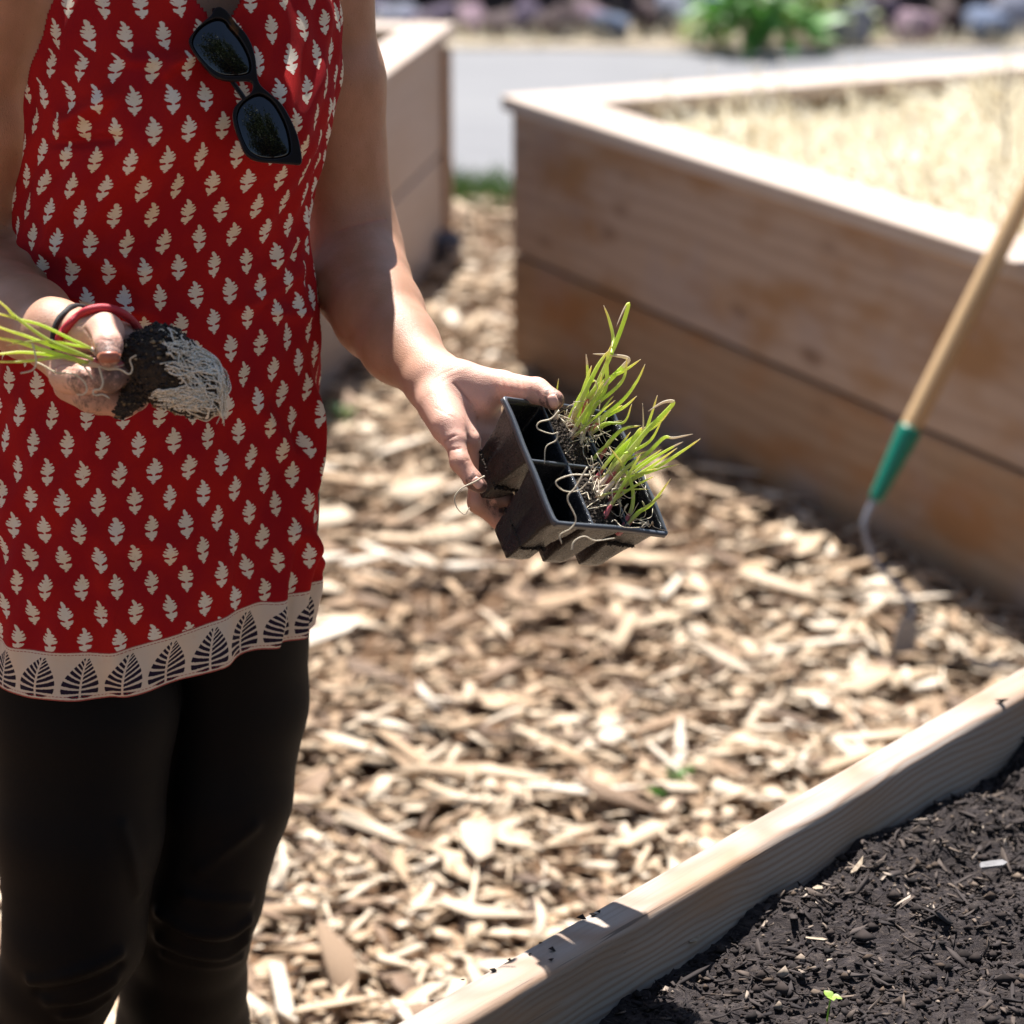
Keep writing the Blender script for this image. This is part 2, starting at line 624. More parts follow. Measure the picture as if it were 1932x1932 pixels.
# ------------------------------------------------------------------ raised beds
def plank(name, a, b, thick, z0, z1, material, parent, side=1, bev=0.005, chamfer_top=None):
    """board from a to b (xy), thickness to the `side`, between z0 and z1; grain along local X"""
    a = np.array(a, float); b = np.array(b, float)
    Ln = np.linalg.norm(b - a)
    u = (b - a) / Ln
    nrm = np.array([-u[1], u[0]]) * side
    ctr = (a + b) / 2 + nrm * thick / 2
    bm = bmesh.new()
    bmesh.ops.create_cube(bm, size=1.0)
    for vtx in bm.verts:
        vtx.co = Vector((vtx.co.x * Ln, vtx.co.y * thick, vtx.co.z * (z1 - z0)))
    me = bpy.data.meshes.new(name)
    bm.to_mesh(me); bm.free()
    me.polygons.foreach_set('use_smooth', [True] * len(me.polygons))
    me.materials.append(material)
    o = bpy.data.objects.new(name, me)
    link(o, parent)
    bv = o.modifiers.new('rounded', 'BEVEL'); bv.width = bev; bv.segments = 4; bv.harden_normals = True; bv.limit_method = 'NONE'
    po = np.array(parent.location)
    o.location = (np.array([ctr[0], ctr[1], (z0 + z1) / 2]) - po).tolist()
    o.rotation_euler = (0, 0, math.atan2(u[1], u[0]))
    return o


TH = 0.045
# middle bed, straw filled
bed = empty('raised_bed', (*BEDC, 0))
tag(bed, 'tall brown wooden raised bed filled with straw, behind the leaning hoe', 'planter', 'wooden raised beds')
L2, W2 = 2.6, 3.4
fe = BEDC + BU * L2
HB, SEAM = 0.630, 0.285
sd = 1
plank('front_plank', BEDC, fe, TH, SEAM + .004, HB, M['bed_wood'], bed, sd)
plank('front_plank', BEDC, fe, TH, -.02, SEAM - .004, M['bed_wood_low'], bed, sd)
far_a = BEDC + BU * 0.0 + BV * (TH + .001)
plank('side_plank', far_a, BEDC + BV * W2, TH, SEAM + .004, HB - .002, M['bed_wood'], bed, -1)
plank('side_plank', far_a, BEDC + BV * W2, TH, -.02, SEAM - .004, M['bed_wood'], bed, -1)
be = BEDC + BV * (W2 - TH) + BU * (TH + .001)
plank('back_plank', be, be + BU * (L2 - TH), TH, -.02, HB - .003, M['bed_wood'], bed, 1)
ne = BEDC + BU * (L2 - TH) + BV * (TH + .001)
plank('side_plank', ne, ne + BV * (W2 - 2 * TH - .002), TH, -.02, HB - .002, M['bed_wood'], bed, -1)
OH = .02
c0 = BEDC - BU * OH - BV * OH
HCAP = HB
plank('cap_board', c0, c0 + BU * (L2 + 2 * OH), .150, HB + .001, HB + .037, M['pale_wood'], bed, sd, .006)  # paler wood than the planks puts sunlit white into the cap colour
q = BEDC - BU * OH + BV * (.150 - OH + .002)
plank('cap_board', q, q + BV * (W2 - .17), .190, HB, HB + .036, M['pale_wood'], bed, -1, .006)
for (uu, vv) in ((.10, .10), (1.3, .10), (.10, 1.6), (1.3, 3.2)):
    q = BEDC + BU * uu + BV * vv
    plank('corner_post', q - BU * .04, q + BU * .04, .08, 0.0, .52, M['bed_wood'], bed, 1)

# straw
nu, nv = 60, 70
gu, gv = np.meshgrid(np.linspace(TH + .004, L2 - TH - .004, nu), np.linspace(TH + .004, W2 - TH - .01, nv), indexing='ij')
xy = BEDC + gu[..., None] * BU + gv[..., None] * BV
sz = lambda u, v: 0.580 + 0.022 * np.sin(u * 5 + v * 3) * np.sin(v * 4.1 - u) + 0.015 * np.sin(u * 11 + 1) * np.sin(v * 9)
V = np.dstack([xy, sz(gu, gv)]).reshape(-1, 3)
Fc = [(i * nv + j, (i + 1) * nv + j, (i + 1) * nv + j + 1, i * nv + j + 1) for i in range(nu - 1) for j in range(nv - 1)]
m, nt, b = mat('straw_bedding', (0.5, 0.4, 0.22), 0.9)
nn_ = noise(nt, 50, 5)
basecol(nt, b, ramp(nt, nn_.outputs['Fac'], [(0.35, (0.12, 0.08, 0.04)), (0.6, (0.42, 0.32, 0.18))]))
bump(nt, b, nn_.outputs['Fac'], .8, .02)
o = mesh_obj('straw_bedding', V, Fc, m)
tag(o, 'pale sunlit straw mulch filling the tall bed', 'straw', kind='stuff')
n = 11000
uu, vv = rng.uniform(.20, 2.1, n), rng.uniform(.24, 1.9, n)
p2 = BEDC + uu[:, None] * BU + vv[:, None] * BV
bs = np.column_stack([p2, sz(uu, vv) - .006])
o = strands('loose_straw', bs, np.stack([rng.normal(0, 1, n), rng.normal(0, 1, n), np.abs(rng.normal(.15, .3, n))], 1),
            rng.uniform(.06, .20, n), rng.uniform(.0018, .0045, n), rng.normal(0, .02, n), rng.beta(1.6, .9, n), M['straw'])
tag(o, 'loose straw strands scattered over the straw bedding', 'straw', kind='stuff')

# bare twig in the straw
m_twig, nt, b = mat('bare_twig', (0.16, 0.10, 0.07), .8)
tw = empty('bare_twig', tuple(at(1888, 330, 5.55)))
tag(tw, 'thin bare brown twig standing in the straw at the right edge', 'plant')
p0 = onz(1893, 335, .60)
st = catmull([p0 - [0, 0, .03], p0 + [.004, 0, .09], p0 + [-.006, .01, .17], p0 + [-.002, .0, .26]], 14)
v, f = tube_geo(st, np.linspace(.004, .0015, 14), 6)
mesh_obj('stem', v, f, m_twig, tw)
for (i, dx, dz) in ((5, -.04, .06), (7, .045, .05), (8, -.05, .03), (9, .03, .05), (10, -.03, .045), (11, .02, .03)):
    q = st[i]
    v, f = tube_geo(catmull([q, q + [dx * .5, .01, dz * .4], q + [dx, .015, dz]], 7), np.linspace(.002, .0008, 7), 5)
    mesh_obj('branch', v, f, m_twig, tw)

# far bed behind the person
P3 = np.array([-0.192, 7.89]); D3 = np.array([-0.1545, -0.988]); N3 = np.array([-0.988, 0.1545])
bed3 = empty('raised_bed', (*P3, 0))
tag(bed3, 'pale wooden raised bed partly hidden behind the person\'s bare arm', 'planter', 'wooden raised beds')
HB3 = .625
plank('front_plank', P3, P3 + D3 * 2.2, TH, .30, HB3, M['pale_wood'], bed3, -1)
plank('front_plank', P3, P3 + D3 * 2.2, TH, -.02, .292, M['pale_wood'], bed3, -1)
q = P3 + N3 * (TH + .001)
plank('side_plank', q, q + N3 * 1.3, TH, .30, HB3 - .002, M['pale_wood'], bed3, 1)
plank('side_plank', q, q + N3 * 1.3, TH, -.02, .292, M['pale_wood'], bed3, 1)
q = P3 + N3 * (1.345) + D3 * (TH + .001)
plank('back_plank', q, q + D3 * 2.15, TH, -.02, HB3 - .003, M['pale_wood'], bed3, 1)
q = P3 + D3 * (2.2 - TH) + N3 * (TH + .001)
plank('side_plank', q, q + N3 * 1.25, TH, -.02, HB3 - .002, M['pale_wood'], bed3, 1)
c0 = P3 - D3 * .02 - N3 * .025
plank('cap_board', c0, c0 + D3 * 2.24, .13, HB3 + .001, HB3 + .037, M['pale_wood'], bed3, -1, .006)
q = P3 - D3 * .02 + N3 * .107
plank('cap_board', q, q + N3 * 1.25, .13, HB3, HB3 + .036, M['pale_wood'], bed3, 1, .006)
q = P3 + D3 * .002 - N3 * .002
plank('end_board', q - N3 * .018, q - N3 * .018 + D3 * .06, .018, 0.0, HB3 - .03, M['bed_wood'], bed3, -1, .003)
nb = 40
gu, gv = np.meshgrid(np.linspace(.05, 2.14, nb), np.linspace(.05, 1.34, nb), indexing='ij')
xy = P3 + gu[..., None] * D3 + gv[..., None] * N3
V = np.dstack([xy, .59 + .02 * np.sin(gu * 9) * np.sin(gv * 8)]).reshape(-1, 3)
Fc = [(i * nb + j, (i + 1) * nb + j, (i + 1) * nb + j + 1, i * nb + j + 1) for i in range(nb - 1) for j in range(nb - 1)]
o = mesh_obj('straw_bedding', V, Fc, m_straw2 := bpy.data.materials['straw_bedding'])
tag(o, 'straw mulch inside the pale bed behind the arm', 'straw', kind='stuff')

# near bed
NU = np.array([0.62740, 0.77870]); NN = np.array([0.77870, -0.62740])
A0 = np.array([-0.0988, 1.9357])
nb0, nb1 = A0 - NU * 0.75, A0 + NU * 2.3
bedn = empty('raised_bed', (*A0, 0))
tag(bedn, 'nearest wooden raised bed of dark soil with a sunlit rounded rim', 'planter', 'wooden raised beds')
HN = .65
plank('side_plank', nb0, nb1, .045, .33, HN, M['near_wood'], bedn, -1, .010)
plank('side_plank', nb0, nb1, .045, -.02, .326, M['near_wood'], bedn, -1, .010)
q0, q1 = nb1 + NN * .046, nb1 + NN * 1.9
plank('end_plank', q0, q1, .045, .33, HN - .002, M['near_wood'], bedn, -1, .010)
plank('end_plank', q0, q1, .045, -.02, .326, M['near_wood'], bedn, -1, .010)
q0, q1 = nb0 + NN * .046, nb0 + NN * 1.2
plank('end_plank', q0, q1, .045, -.02, HN - .002, M['near_wood'], bedn, 1, .007)


# soil of the near bed
def soil_z(s, t):
    """s along the rim, t away from it"""
    b_ = 0.588 - 0.008 * np.sin(s * 2.2 + .6) + 0.016 * np.exp(-((s - .62) / .16) ** 2 - ((t - .07) / .05) ** 2)
    b_ = b_ + 0.010 * np.exp(-((s - .30) / .10) ** 2 - ((t - .05) / .04) ** 2) - .02 * np.exp(-((s - .02) / .14) ** 2 - (t / .07) ** 2)
    w = 0.0
    for (fs, ft, ph, a) in ((13, 17, 0, .008), (23, -19, 1, .0065), (-37, 31, 2, .005), (61, 53, 3, .0032), (-83, 97, 4, .0015),
                            (140, -121, 5, .0009), (211, 187, 1.5, .0007), (-320, 290, .4, .0005)):
        w = w + a * np.sin(s * fs + 1.7 * np.sin(t * ft * .7 + ph)) * np.sin(t * ft + 1.3 * np.sin(s * fs * .6 - ph))
    return b_ + w


ns, ntt = 420, 260
gs, gt = np.meshgrid(np.linspace(-.6, 1.7, ns), np.linspace(.042, 1.15, ntt), indexing='ij')
xy = A0 + gs[..., None] * NU + gt[..., None] * NN
V = np.dstack([xy, soil_z(gs, gt) + rng.normal(0, .0011, gs.shape)]).reshape(-1, 3)
ii, jj = np.meshgrid(np.arange(ns - 1), np.arange(ntt - 1), indexing='ij')
q = (ii * ntt + jj)
flat = np.stack([q, q + 1, q + ntt + 1, q + ntt], -1).reshape(-1)
m, nt, b = mat('garden_soil', (0.03, 0.022, 0.018), .95)
b.inputs['Specular IOR Level'].default_value = .1
n1 = noise(nt, 70, 6, .7)
n2 = noise(nt, 420, 4, .7)
basecol(nt, b, ramp(nt, (E(n1.outputs['Fac']) * .6 + E(n2.outputs['Fac']) * .4).s,
                    [(.33, (.015, .0125, .0135)), (.48, (.042, .035, .036)), (.64, (.11, .088, .076))]))
bump(nt, b, E(n1.outputs['Fac']) + E(n2.outputs['Fac']) * .6, .9, .004)
M['soil'] = m
me = raw_mesh('bed_soil', V, flat, np.full(len(flat) // 4, 4), m, True)
o = link(bpy.data.objects.new('bed_soil', me))
tag(o, kind='structure')
M['crumb'] = ramp_tint_mat('soil_crumbs', [(0, (.010, .008, .008)), (.6, (.038, .028, .025)), (.85, (.10, .07, .05)), (1, (.30, .24, .19))], .9)
M['bits'] = ramp_tint_mat('wood_bits', [(0, (.013, .010, .011)), (.5, (.050, .039, .036)), (.8, (.14, .105, .082)), (1, (.38, .31, .25))], .8)


def soil_scatter(n, smax=1.55):
    s, t = rng.uniform(-.45, smax, n), .05 + 1.0 * rng.uniform(0, 1, n)
    xy = A0 + s[:, None] * NU + t[:, None] * NN
    keep = (xy[:, 1] > 1.72) & (np.abs(xy[:, 0]) < .22 * xy[:, 1] + .08)
    return s[keep], t[keep], xy[keep]


# crumbs: jittered octahedra
s, t, xy = soil_scatter(44000)
n = len(s)
oc = np.array([(1, 0, 0), (0, 1, 0), (-1, 0, 0), (0, -1, 0), (0, 0, .8), (0, 0, -.8)], float)
sz_ = np.exp(rng.normal(math.log(.0015), .55, n)).clip(.0006, .008)
sz_[::22] = np.exp(rng.normal(math.log(.0040), .35, len(sz_[::22]))).clip(.002, .010)
V = oc[None] * sz_[:, None, None] * rng.uniform(.6, 1.35, (n, 6, 1)) + rng.normal(0, .18, (n, 6, 3)) * sz_[:, None, None]
V = V + np.column_stack([xy, soil_z(s, t) + sz_ * .4])[:, None]
of = np.array([0, 1, 4, 1, 2, 4, 2, 3, 4, 3, 0, 4, 1, 0, 5, 2, 1, 5, 3, 2, 5, 0, 3, 5])
flat = (np.arange(n)[:, None] * 6 + of[None]).ravel()
me = raw_mesh('soil_crumbs', V.reshape(-1, 3), flat, np.full(n * 8, 3), M['crumb'], False, np.repeat(rng.beta(1.6, 2.2, n), 6))
o = link(bpy.data.objects.new('soil_crumbs', me))
tag(o, 'dark crumbs of soil lying over the near bed', 'soil', kind='stuff')
s, t, xy = soil_scatter(17000)
n = len(s)
L = np.exp(rng.normal(math.log(.0085), .6, n)).clip(.003, .045)
o = chip_heap('soil_wood_bits', np.column_stack([xy, soil_z(s, t) + rng.uniform(.0005, .004, n)]), L, np.minimum(L * rng.uniform(.06, .32, n), .005) + .0005,
              rng.uniform(.0005, .0018, n), .35, np.clip(rng.beta(1.2, 2.6, n) + .45 * np.exp(-((s - .62) / .18) ** 2 - ((t - .10) / .07) ** 2) * rng.uniform(.2, 1, n), 0, 1), M['bits'])
tag(o, 'small shredded wood bits mixed over the dark soil', 'mulch', kind='stuff')


def flake(name, px_, py_, z_, L_, W_, rot, label, tint_, cat='wood chip'):
    p = onz(px_, py_, z_)
    V = chip_verts(1, np.array([L_]), np.array([W_]), np.array([min(L_, W_) * .22 + .0008]), .09)[0]
    R = Matrix.Rotation(rot, 3, 'Z') @ Matrix.Rotation(.12, 3, 'X')
    V = V @ np.array(R).T
    o = mesh_obj(name, V + p, [CH_FL[0:6], CH_FL[6:12]] + [CH_FL[12 + 4 * k:16 + 4 * k] for k in range(6)], tint_, smooth=False, origin=p)
    return tag(o, label, cat)


m_pale, nt, b = mat('pale_flake', (.60, .50, .38), .8)
nz = noise(nt, 1, 4, vec=coords(nt, 'Object', (60, 500, 500)))
basecol(nt, b, ramp(nt, nz.outputs['Fac'], [(.3, (.22, .155, .10)), (.65, (.42, .34, .25))]))
m_grey, nt, b = mat('grey_flake', (.38, .36, .34), .7)
nz = noise(nt, 1, 4, vec=coords(nt, 'Object', (60, 400, 400)))
basecol(nt, b, ramp(nt, nz.outputs['Fac'], [(.3, (.07, .065, .068)), (.65, (.24, .23, .235))]))
flake('wood_flake', 1872, 1634, .592, .034, .012, .2, 'large grey wood flake lying on the dark soil at the right', m_grey)
flake('wood_flake', 1308, 1774, .597, .020, .010, 1.3, 'tan wood flake standing against the rim on the soil', m_pale)
flake('wood_flake', 1617, 1638, .598, .040, .0045, 1.15, 'long thin pale straw sliver on the soil near the rim', m_pale)
flake('wood_flake', 1572, 1815, .588, .013, .007, .2, 'small rounded tan chip on the soil above the sprout', m_pale)
flake('wood_flake', 1540, 1772, .590, .022, .004, -.2, 'narrow brown sliver lying on the soil left of the grey flake', m_pale)
flake('white_pebble', 1541, 1678, .597, .010, .006, .5, 'small white lump on the soil just below the rim', m_pale, 'pebble')
ORDC = ['first', 'second', 'third', 'fourth', 'fifth', 'sixth', 'seventh', 'eighth', 'ninth', 'tenth', 'eleventh', 'twelfth']
crumb_rank = {q_: k_ for k_, q_ in enumerate(sorted((1097, 1118, 1043, 1040, 932, 961, 873, 1889, 1000, 1020, 815, 1130)))}
for (px_, py_, r_) in ((1097, 1735, .0032), (1118, 1728, .0028), (1043, 1793, .0028), (1040, 1812, .0022), (932, 1832, .0032), (961, 1812, .0018),
                       (873, 1850, .0018), (1889, 1326, .006), (1000, 1800, .0018), (1020, 1780, .0016), (815, 1890, .0018), (1130, 1722, .0022)):
    p = onz(px_, py_, HN + .0005)
    v = oc * r_ * np.array([1.2, .8, .7]) + rng.normal(0, .2, (6, 3)) * r_ + p + [0, 0, r_ * .4]
    o = mesh_obj('soil_crumb', v, of.reshape(-1, 3), M['soil'], smooth=False, origin=p)
    tag(o, '%s crumb of dark soil on the sunlit bed rim, counted from its lower end' % ORDC[crumb_rank[px_]], 'soil crumb', 'soil crumbs on the bed rim')


# ------------------------------------------------------------------ leaf / stem plants
def leaf_blade(p0, direc, L_, W_, droop=.3, fold=.2, n=6):
    d = np.array(direc, float); d /= np.linalg.norm(d)
    side = np.cross(d, [0, 0, 1.0]); side /= np.linalg.norm(side) + 1e-9
    nor = np.cross(side, d)
    vs, fs = [], []
    for i in range(n + 1):
        t = i / n
        w = W_ * math.sin(math.pi * min(1, .06 + .94 * t) ** .8) * .5 + .0003
        c = np.array(p0) + d * L_ * t - np.array([0, 0, 1]) * droop * L_ * t * t
        vs += [c - side * w + nor * w * fold, c, c + side * w + nor * w * fold]
        if i:
            a = (i - 1) * 3
            fs += [(a, a + 1, a + 4, a + 3), (a + 1, a + 2, a + 5, a + 4)]
    return np.array(vs), fs


def leaf_mat(name, c1, c2, trans=.25):
    m, nt, b = mat(name, c1, .45)
    nz = noise(nt, 14, 3)
    basecol(nt, b, mix(nt, E(nz.outputs['Fac']).step(.3, .7), c1, c2))
    tr = nt.nodes.new('ShaderNodeBsdfTranslucent')
    nt.links.new(b.inputs['Base Color'].links[0].from_socket, tr.inputs[0])
    ms = nt.nodes.new('ShaderNodeMixShader')
    ms.inputs[0].default_value = trans
    out = nt.nodes['Material Output']
    nt.links.new(b.outputs[0], ms.inputs[1]); nt.links.new(tr.outputs[0], ms.inputs[2])
    nt.links.new(ms.outputs[0], out.inputs[0])
    return m


M['leaf'] = leaf_mat('green_leaf', (.07, .22, .04), (.14, .34, .06))
M['leaf_y'] = leaf_mat('yellow_green_leaf', (.17, .24, .035), (.28, .33, .07))
m_stem, _, _ = mat('plant_stem', (.10, .17, .05), .6)


def leafy_plant(name, base, spread, height, nleaf, lsize, material, label, group=None):
    root = empty(name, tuple(base))
    tag(root, label, 'plant', group)
    base = np.array(base)
    for k in range(max(5, nleaf // 14)):
        a = random.uniform(0, 6.28); r = spread * random.uniform(.2, .8)
        tip = base + [math.cos(a) * r, math.sin(a) * r, height * random.uniform(.55, 1)]
        v, f = tube_geo(catmull([base + [0, 0, -.01], (base + tip) / 2 + [0, 0, height * .15], tip], 7), np.linspace(.006, .002, 7), 5)
        mesh_obj('stem', v, f, m_stem, root)
    protos_ = []
    for k in range(6):
        v, f = leaf_blade((0, 0, 0), (1, 0, .25), 1, random.uniform(.38, .5), random.uniform(.2, .5), .25)
        me = bpy.data.meshes.new('leaf'); me.from_pydata(v.tolist(), [], f)
        me.polygons.foreach_set('use_smooth', [True] * len(me.polygons))
        me.materials.append(material); protos_.append(me)
    for k in range(nleaf):
        a = random.uniform(0, 6.28); r = spread * math.sqrt(random.random()) * .9
        h = height * (1 - .75 * (r / spread) ** 2) * random.uniform(.25, 1)
        o = bpy.data.objects.new('leaf', random.choice(protos_))
        o.location = (math.cos(a) * r, math.sin(a) * r, h)
        o.rotation_euler = (random.gauss(0, .5), random.gauss(-.1, .5), a + random.gauss(0, .8))
        s = lsize * random.uniform(.6, 1.25); o.scale = (s, s, s)
        link(o, root)
    return root


gp = onz(1438, 92, 0.018)
leafy_plant('leafy_plant', gp, .27, .42, 170, .13, M['leaf'], 'bright green leafy plant in front of the stones at the top', None)
gp2 = onz(1540, 82, 0.018)
leafy_plant('leafy_plant', gp2 + [0, .1, 0], .26, .34, 110, .09, M['leaf_y'], 'yellowish green plant right beside the bright green one', None)
gp3 = onz(1320, 88, 0.018)
leafy_plant('leafy_plant', gp3, .12, .13, 40, .07, M['leaf_y'], 'low small green plant left of the bright green one', None)
for (px_, py_, lab) in ((925, 968, 'small green weed in the wood chips below the hand'), (1270, 1500, 'tiny green weed among wood chips near the bed rim'),
                        (652, 805, 'pale green weed among chips beside the red tunic')):
    p = onz(px_, py_, .02)
    leafy_plant('weed', p, .035, .05, 9, .035, M['leaf'], lab, None)

# sprout in the near soil
p = onz(1560, 1925, .59)
sp = empty('sprout', tuple(p))
tag(sp, 'tiny bright green two leaved sprout in the dark soil', 'seedling')
m_sp = leaf_mat('sprout_leaf', (.28, .45, .06), (.42, .58, .12), .4)
top = p + np.array([.003, .002, .021])
v, f = tube_geo(catmull([p - [0, 0, .004], p + [.001, 0, .010], top], 8), .0008, 6)
mesh_obj('stem', v, f, m_sp, sp)
for d_ in ((1, -.3, .3), (-.5, .6, .55), (.1, -.8, .4)):
    v, f = leaf_blade(top - [0, 0, .001], d_, .010, .0085, .25, .3)
    mesh_obj('leaf', v, f, m_sp, sp)


# ------------------------------------------------------------------ rocks
def rock_mesh(seed, stops):
    r = np.random.default_rng(seed)
    bm = bmesh.new()
    bmesh.ops.create_icosphere(bm, subdivisions=3, radius=.5)
    P = np.array([v_.co[:] for v_ in bm.verts])
    ds = r.normal(size=(15, 3)); ds /= np.linalg.norm(ds, axis=1)[:, None]
    hs = r.uniform(.24, .42, 15)
    for d_, h_ in zip(ds, hs):
        k_ = P @ d_ - h_
        P = P - np.where(k_ > 0, k_, 0)[:, None] * d_ * .97
    P += .012 * np.sin(P[:, [1, 2, 0]] * 17 + r.uniform(0, 6, 3)) + r.normal(0, .004, P.shape)
    for v_, q_ in zip(bm.verts, P): v_.co = q_
    me = bpy.data.meshes.new('rock')
    bm.to_mesh(me); bm.free()
    me.polygons.foreach_set('use_smooth', [True] * len(me.polygons))
    return me


def rock_mat(name, c):
    m, nt, b = mat(name, c, .85)
    nz = noise(nt, 5, 6, .65)
    basecol(nt, b, ramp(nt, nz.outputs['Fac'], [(.3, tuple(np.array(c) * .55)), (.55, c), (.75, tuple(np.minimum(np.array(c) * 1.6, .6)))]))
    bump(nt, b, nz.outputs['Fac'], .6, .03)
    return m


RM = [('mauve', rock_mat('mauve_stone', (.20, .115, .17))), ('slate blue', rock_mat('slate_blue_stone', (.085, .115, .19))),
      ('dark brown', rock_mat('dark_brown_stone', (.06, .032, .034))), ('pinkish', rock_mat('pink_stone', (.27, .175, .22))),
      ('pale grey', rock_mat('pale_grey_stone', (.25, .26, .33))), ('dark purple', rock_mat('dark_purple_stone', (.065, .042, .08)))]
rocks = []
rk = [  # px centre x, base y, width px, height factor, colour
    (690, 62, 90, .7, 5), (752, 66, 72, .75, 4), (815, 72, 78, .7, 5), (880, 68, 70, .7, 3), (935, 74, 70, .7, 2), (992, 72, 74, .8, 5), (1050, 76, 76, .7, 2), (1108, 70, 66, .8, 3),
    (1162, 78, 80, .6, 1), (1222, 72, 74, .8, 2), (1282, 68, 88, .8, 4), (1352, 62, 84, .8, 1), (1425, 60, 80, .8, 2), (1490, 66, 70, .8, 5), (1555, 74, 72, .75, 0),
    (1618, 86, 78, .85, 4), (1680, 72, 72, .8, 5), (1738, 82, 66, .85, 3), (1800, 76, 84, .7, 2), (1868, 82, 76, .8, 1), (1930, 74, 84, .8, 4), (2000, 72, 90, .8, 2)]
for i, (px_, py_, w_, hf, ci) in enumerate(rk):
    p = onz(px_, py_, .018)
    w_m = w_ / F * (p[1] * .953 + .5) * 1.45
    rocks.append((p[0], p[1] + w_m * .4, w_m, w_m * hf * 1.15, ci, .0, 'front'))
xx = -1.05
while xx < 3.0:
    w_m = random.uniform(.24, .40)
    rocks.append((xx + w_m / 2, 13.06 + random.uniform(-.03, .05), w_m, w_m * random.uniform(.65, .9), random.choice([0, 1, 2, 2, 3, 4, 5, 5]), .15, 'back'))
    xx += w_m * .8
meshes = [rock_mesh(100 + k, None) for k in range(8)]
ORD = ['leftmost', 'second', 'third', 'fourth', 'fifth', 'sixth', 'seventh', 'eighth', 'ninth', 'tenth']
rc = {}
rocks.sort(key=lambda r_: r_[0])
for (x_, y_, w_, h_, ci, z_, row) in rocks:
    o = bpy.data.objects.new('rock', meshes[random.randrange(8)].copy())
    o.data.materials.append(RM[ci][1])
    o.scale = (w_, w_ * random.uniform(.7, .95), h_)
    o.location = (x_, y_, z_ + h_ * .36)
    o.rotation_euler = (random.gauss(0, .2), random.gauss(0, .2), random.uniform(0, 6.28))
    link(o)
    k_ = rc.get((ci, row), 0); rc[(ci, row)] = k_ + 1
    tag(o, '%s %s stone%s in the %s row of stones beyond the path' % (ORD[k_], RM[ci][0], '' if k_ == 0 else ' from the left', row), 'stone', 'stones edging the far side of the path')
o = bpy.data.objects.new('rock', rock_mesh(77, None))  # dark blue-grey lump set at the corner base of the pale bed
o.data.materials.append(rock_mat('blue_grey_lump', (.10, .11, .15)))
p = onz(822, 462, .0)
o.scale = (.15, .13, .12); o.location = (-.195, 7.73, .045)
link(o)
tag(o, 'dark blue grey lump at the foot of the pale raised bed', 'stone')


# ------------------------------------------------------------------ hoe
hoe = empty('garden_hoe', tuple(onz(1712, 1205, .02)))
tag(hoe, 'long wooden handled garden hoe with green ferrule leaning on the bed', 'garden tool')
rimp = onz(1893, 462, .69)
dH = 4.86
def hp(px_, py_, d_): return at(px_, py_, d_)
f0 = hp(1650, 945, 4.730); f1 = hp(1718, 808, 4.738)
dirh = (f1 - f0) / np.linalg.norm(f1 - f0)
topp = f0 + dirh * 1.35
m_hw = wood_mat('ash_handle', (.52, .34, .17), (.38, .22, .10), (.56, .38, .21), .4, 900, False, .5)
m_gr, nt, b = mat('green_ferrule', (.004, .16, .105), .35)
nz = noise(nt, 30, 4)
basecol(nt, b, mix(nt, E(nz.outputs['Fac']).step(.55, .75) * .35, (.004, .17, .11), (.02, .09, .065)))
m_st, nt, b = mat('worn_steel', (.30, .31, .34), .42, Metallic=.5)
nz = noise(nt, 40, 4)
basecol(nt, b, mix(nt, E(nz.outputs['Fac']).step(.45, .7), (.33, .34, .38), (.15, .13, .12)))
ts = np.linspace(0, 1, 30)[:, None]
v, f = tube_geo(f0 + dirh * .10 + (topp - f0 - dirh * .10) * ts, np.concatenate([np.full(26, .0185), [.0185, .018, .016, .010]]), 18)
h_ = mesh_obj('handle', v, f, m_hw, hoe)
v, f = tube_geo(f0 + (f1 - f0) * ts, np.interp(ts[:, 0], [0, .06, .9, 1], [.0105, .0125, .0212, .0208]), 18)
mesh_obj('ferrule', v, f, m_gr, hoe)
nk = catmull([f0 + dirh * .03, f0 - dirh * .03, hp(1632, 1005, 4.725), hp(1655, 1065, 4.72), hp(1700, 1110, 4.71), hp(1722, 1150, 4.70), hp(1718, 1172, 4.70)], 40)
v, f = tube_geo(nk, np.interp(np.linspace(0, 1, 40), [0, .3, 1], [.008, .006, .005]), 12)
mesh_obj('neck', v, f, m_st, hoe)
bc = hp(1714, 1168, 4.70)
ux = np.array([.75, .25, -.05]); ux /= np.linalg.norm(ux)
dn = np.array([-.12, -.10, -1.0]); dn /= np.linalg.norm(dn)
nrm = np.cross(ux, dn)
prof = [(-.010, -.008), (.010, -.008), (.020, .018), (.022, .060), (-.022, .060), (-.020, .018)]
v = [bc + ux * a + dn * c_ + nrm * (k * .0016) for k in (-1, 1) for (a, c_) in prof]
f = [(5, 4, 3, 2, 1, 0), (6, 7, 8, 9, 10, 11)] + [(k, (k + 1) % 6, (k + 1) % 6 + 6, k + 6) for k in range(6)]
mesh_obj('blade', v, f, m_st, hoe, smooth=False)

# ------------------------------------------------------------------ signed distance bodies -> one surface (surface nets)
def cone(a, b, ra, rb, k=.006):
    return ('c', np.array(a, float), np.array(b, float), ra, rb, k)


def chain(pts, rads, k=.006):
    return [cone(pts[i], pts[i + 1], rads[i], rads[i + 1], k) for i in range(len(pts) - 1)]


def ell(c, axes, r, k=.01):
    """ellipsoid: centre, 3 orthonormal axes (rows), radii"""
    return ('e', np.array(c, float), np.array(axes, float), np.array(r, float), None, k)


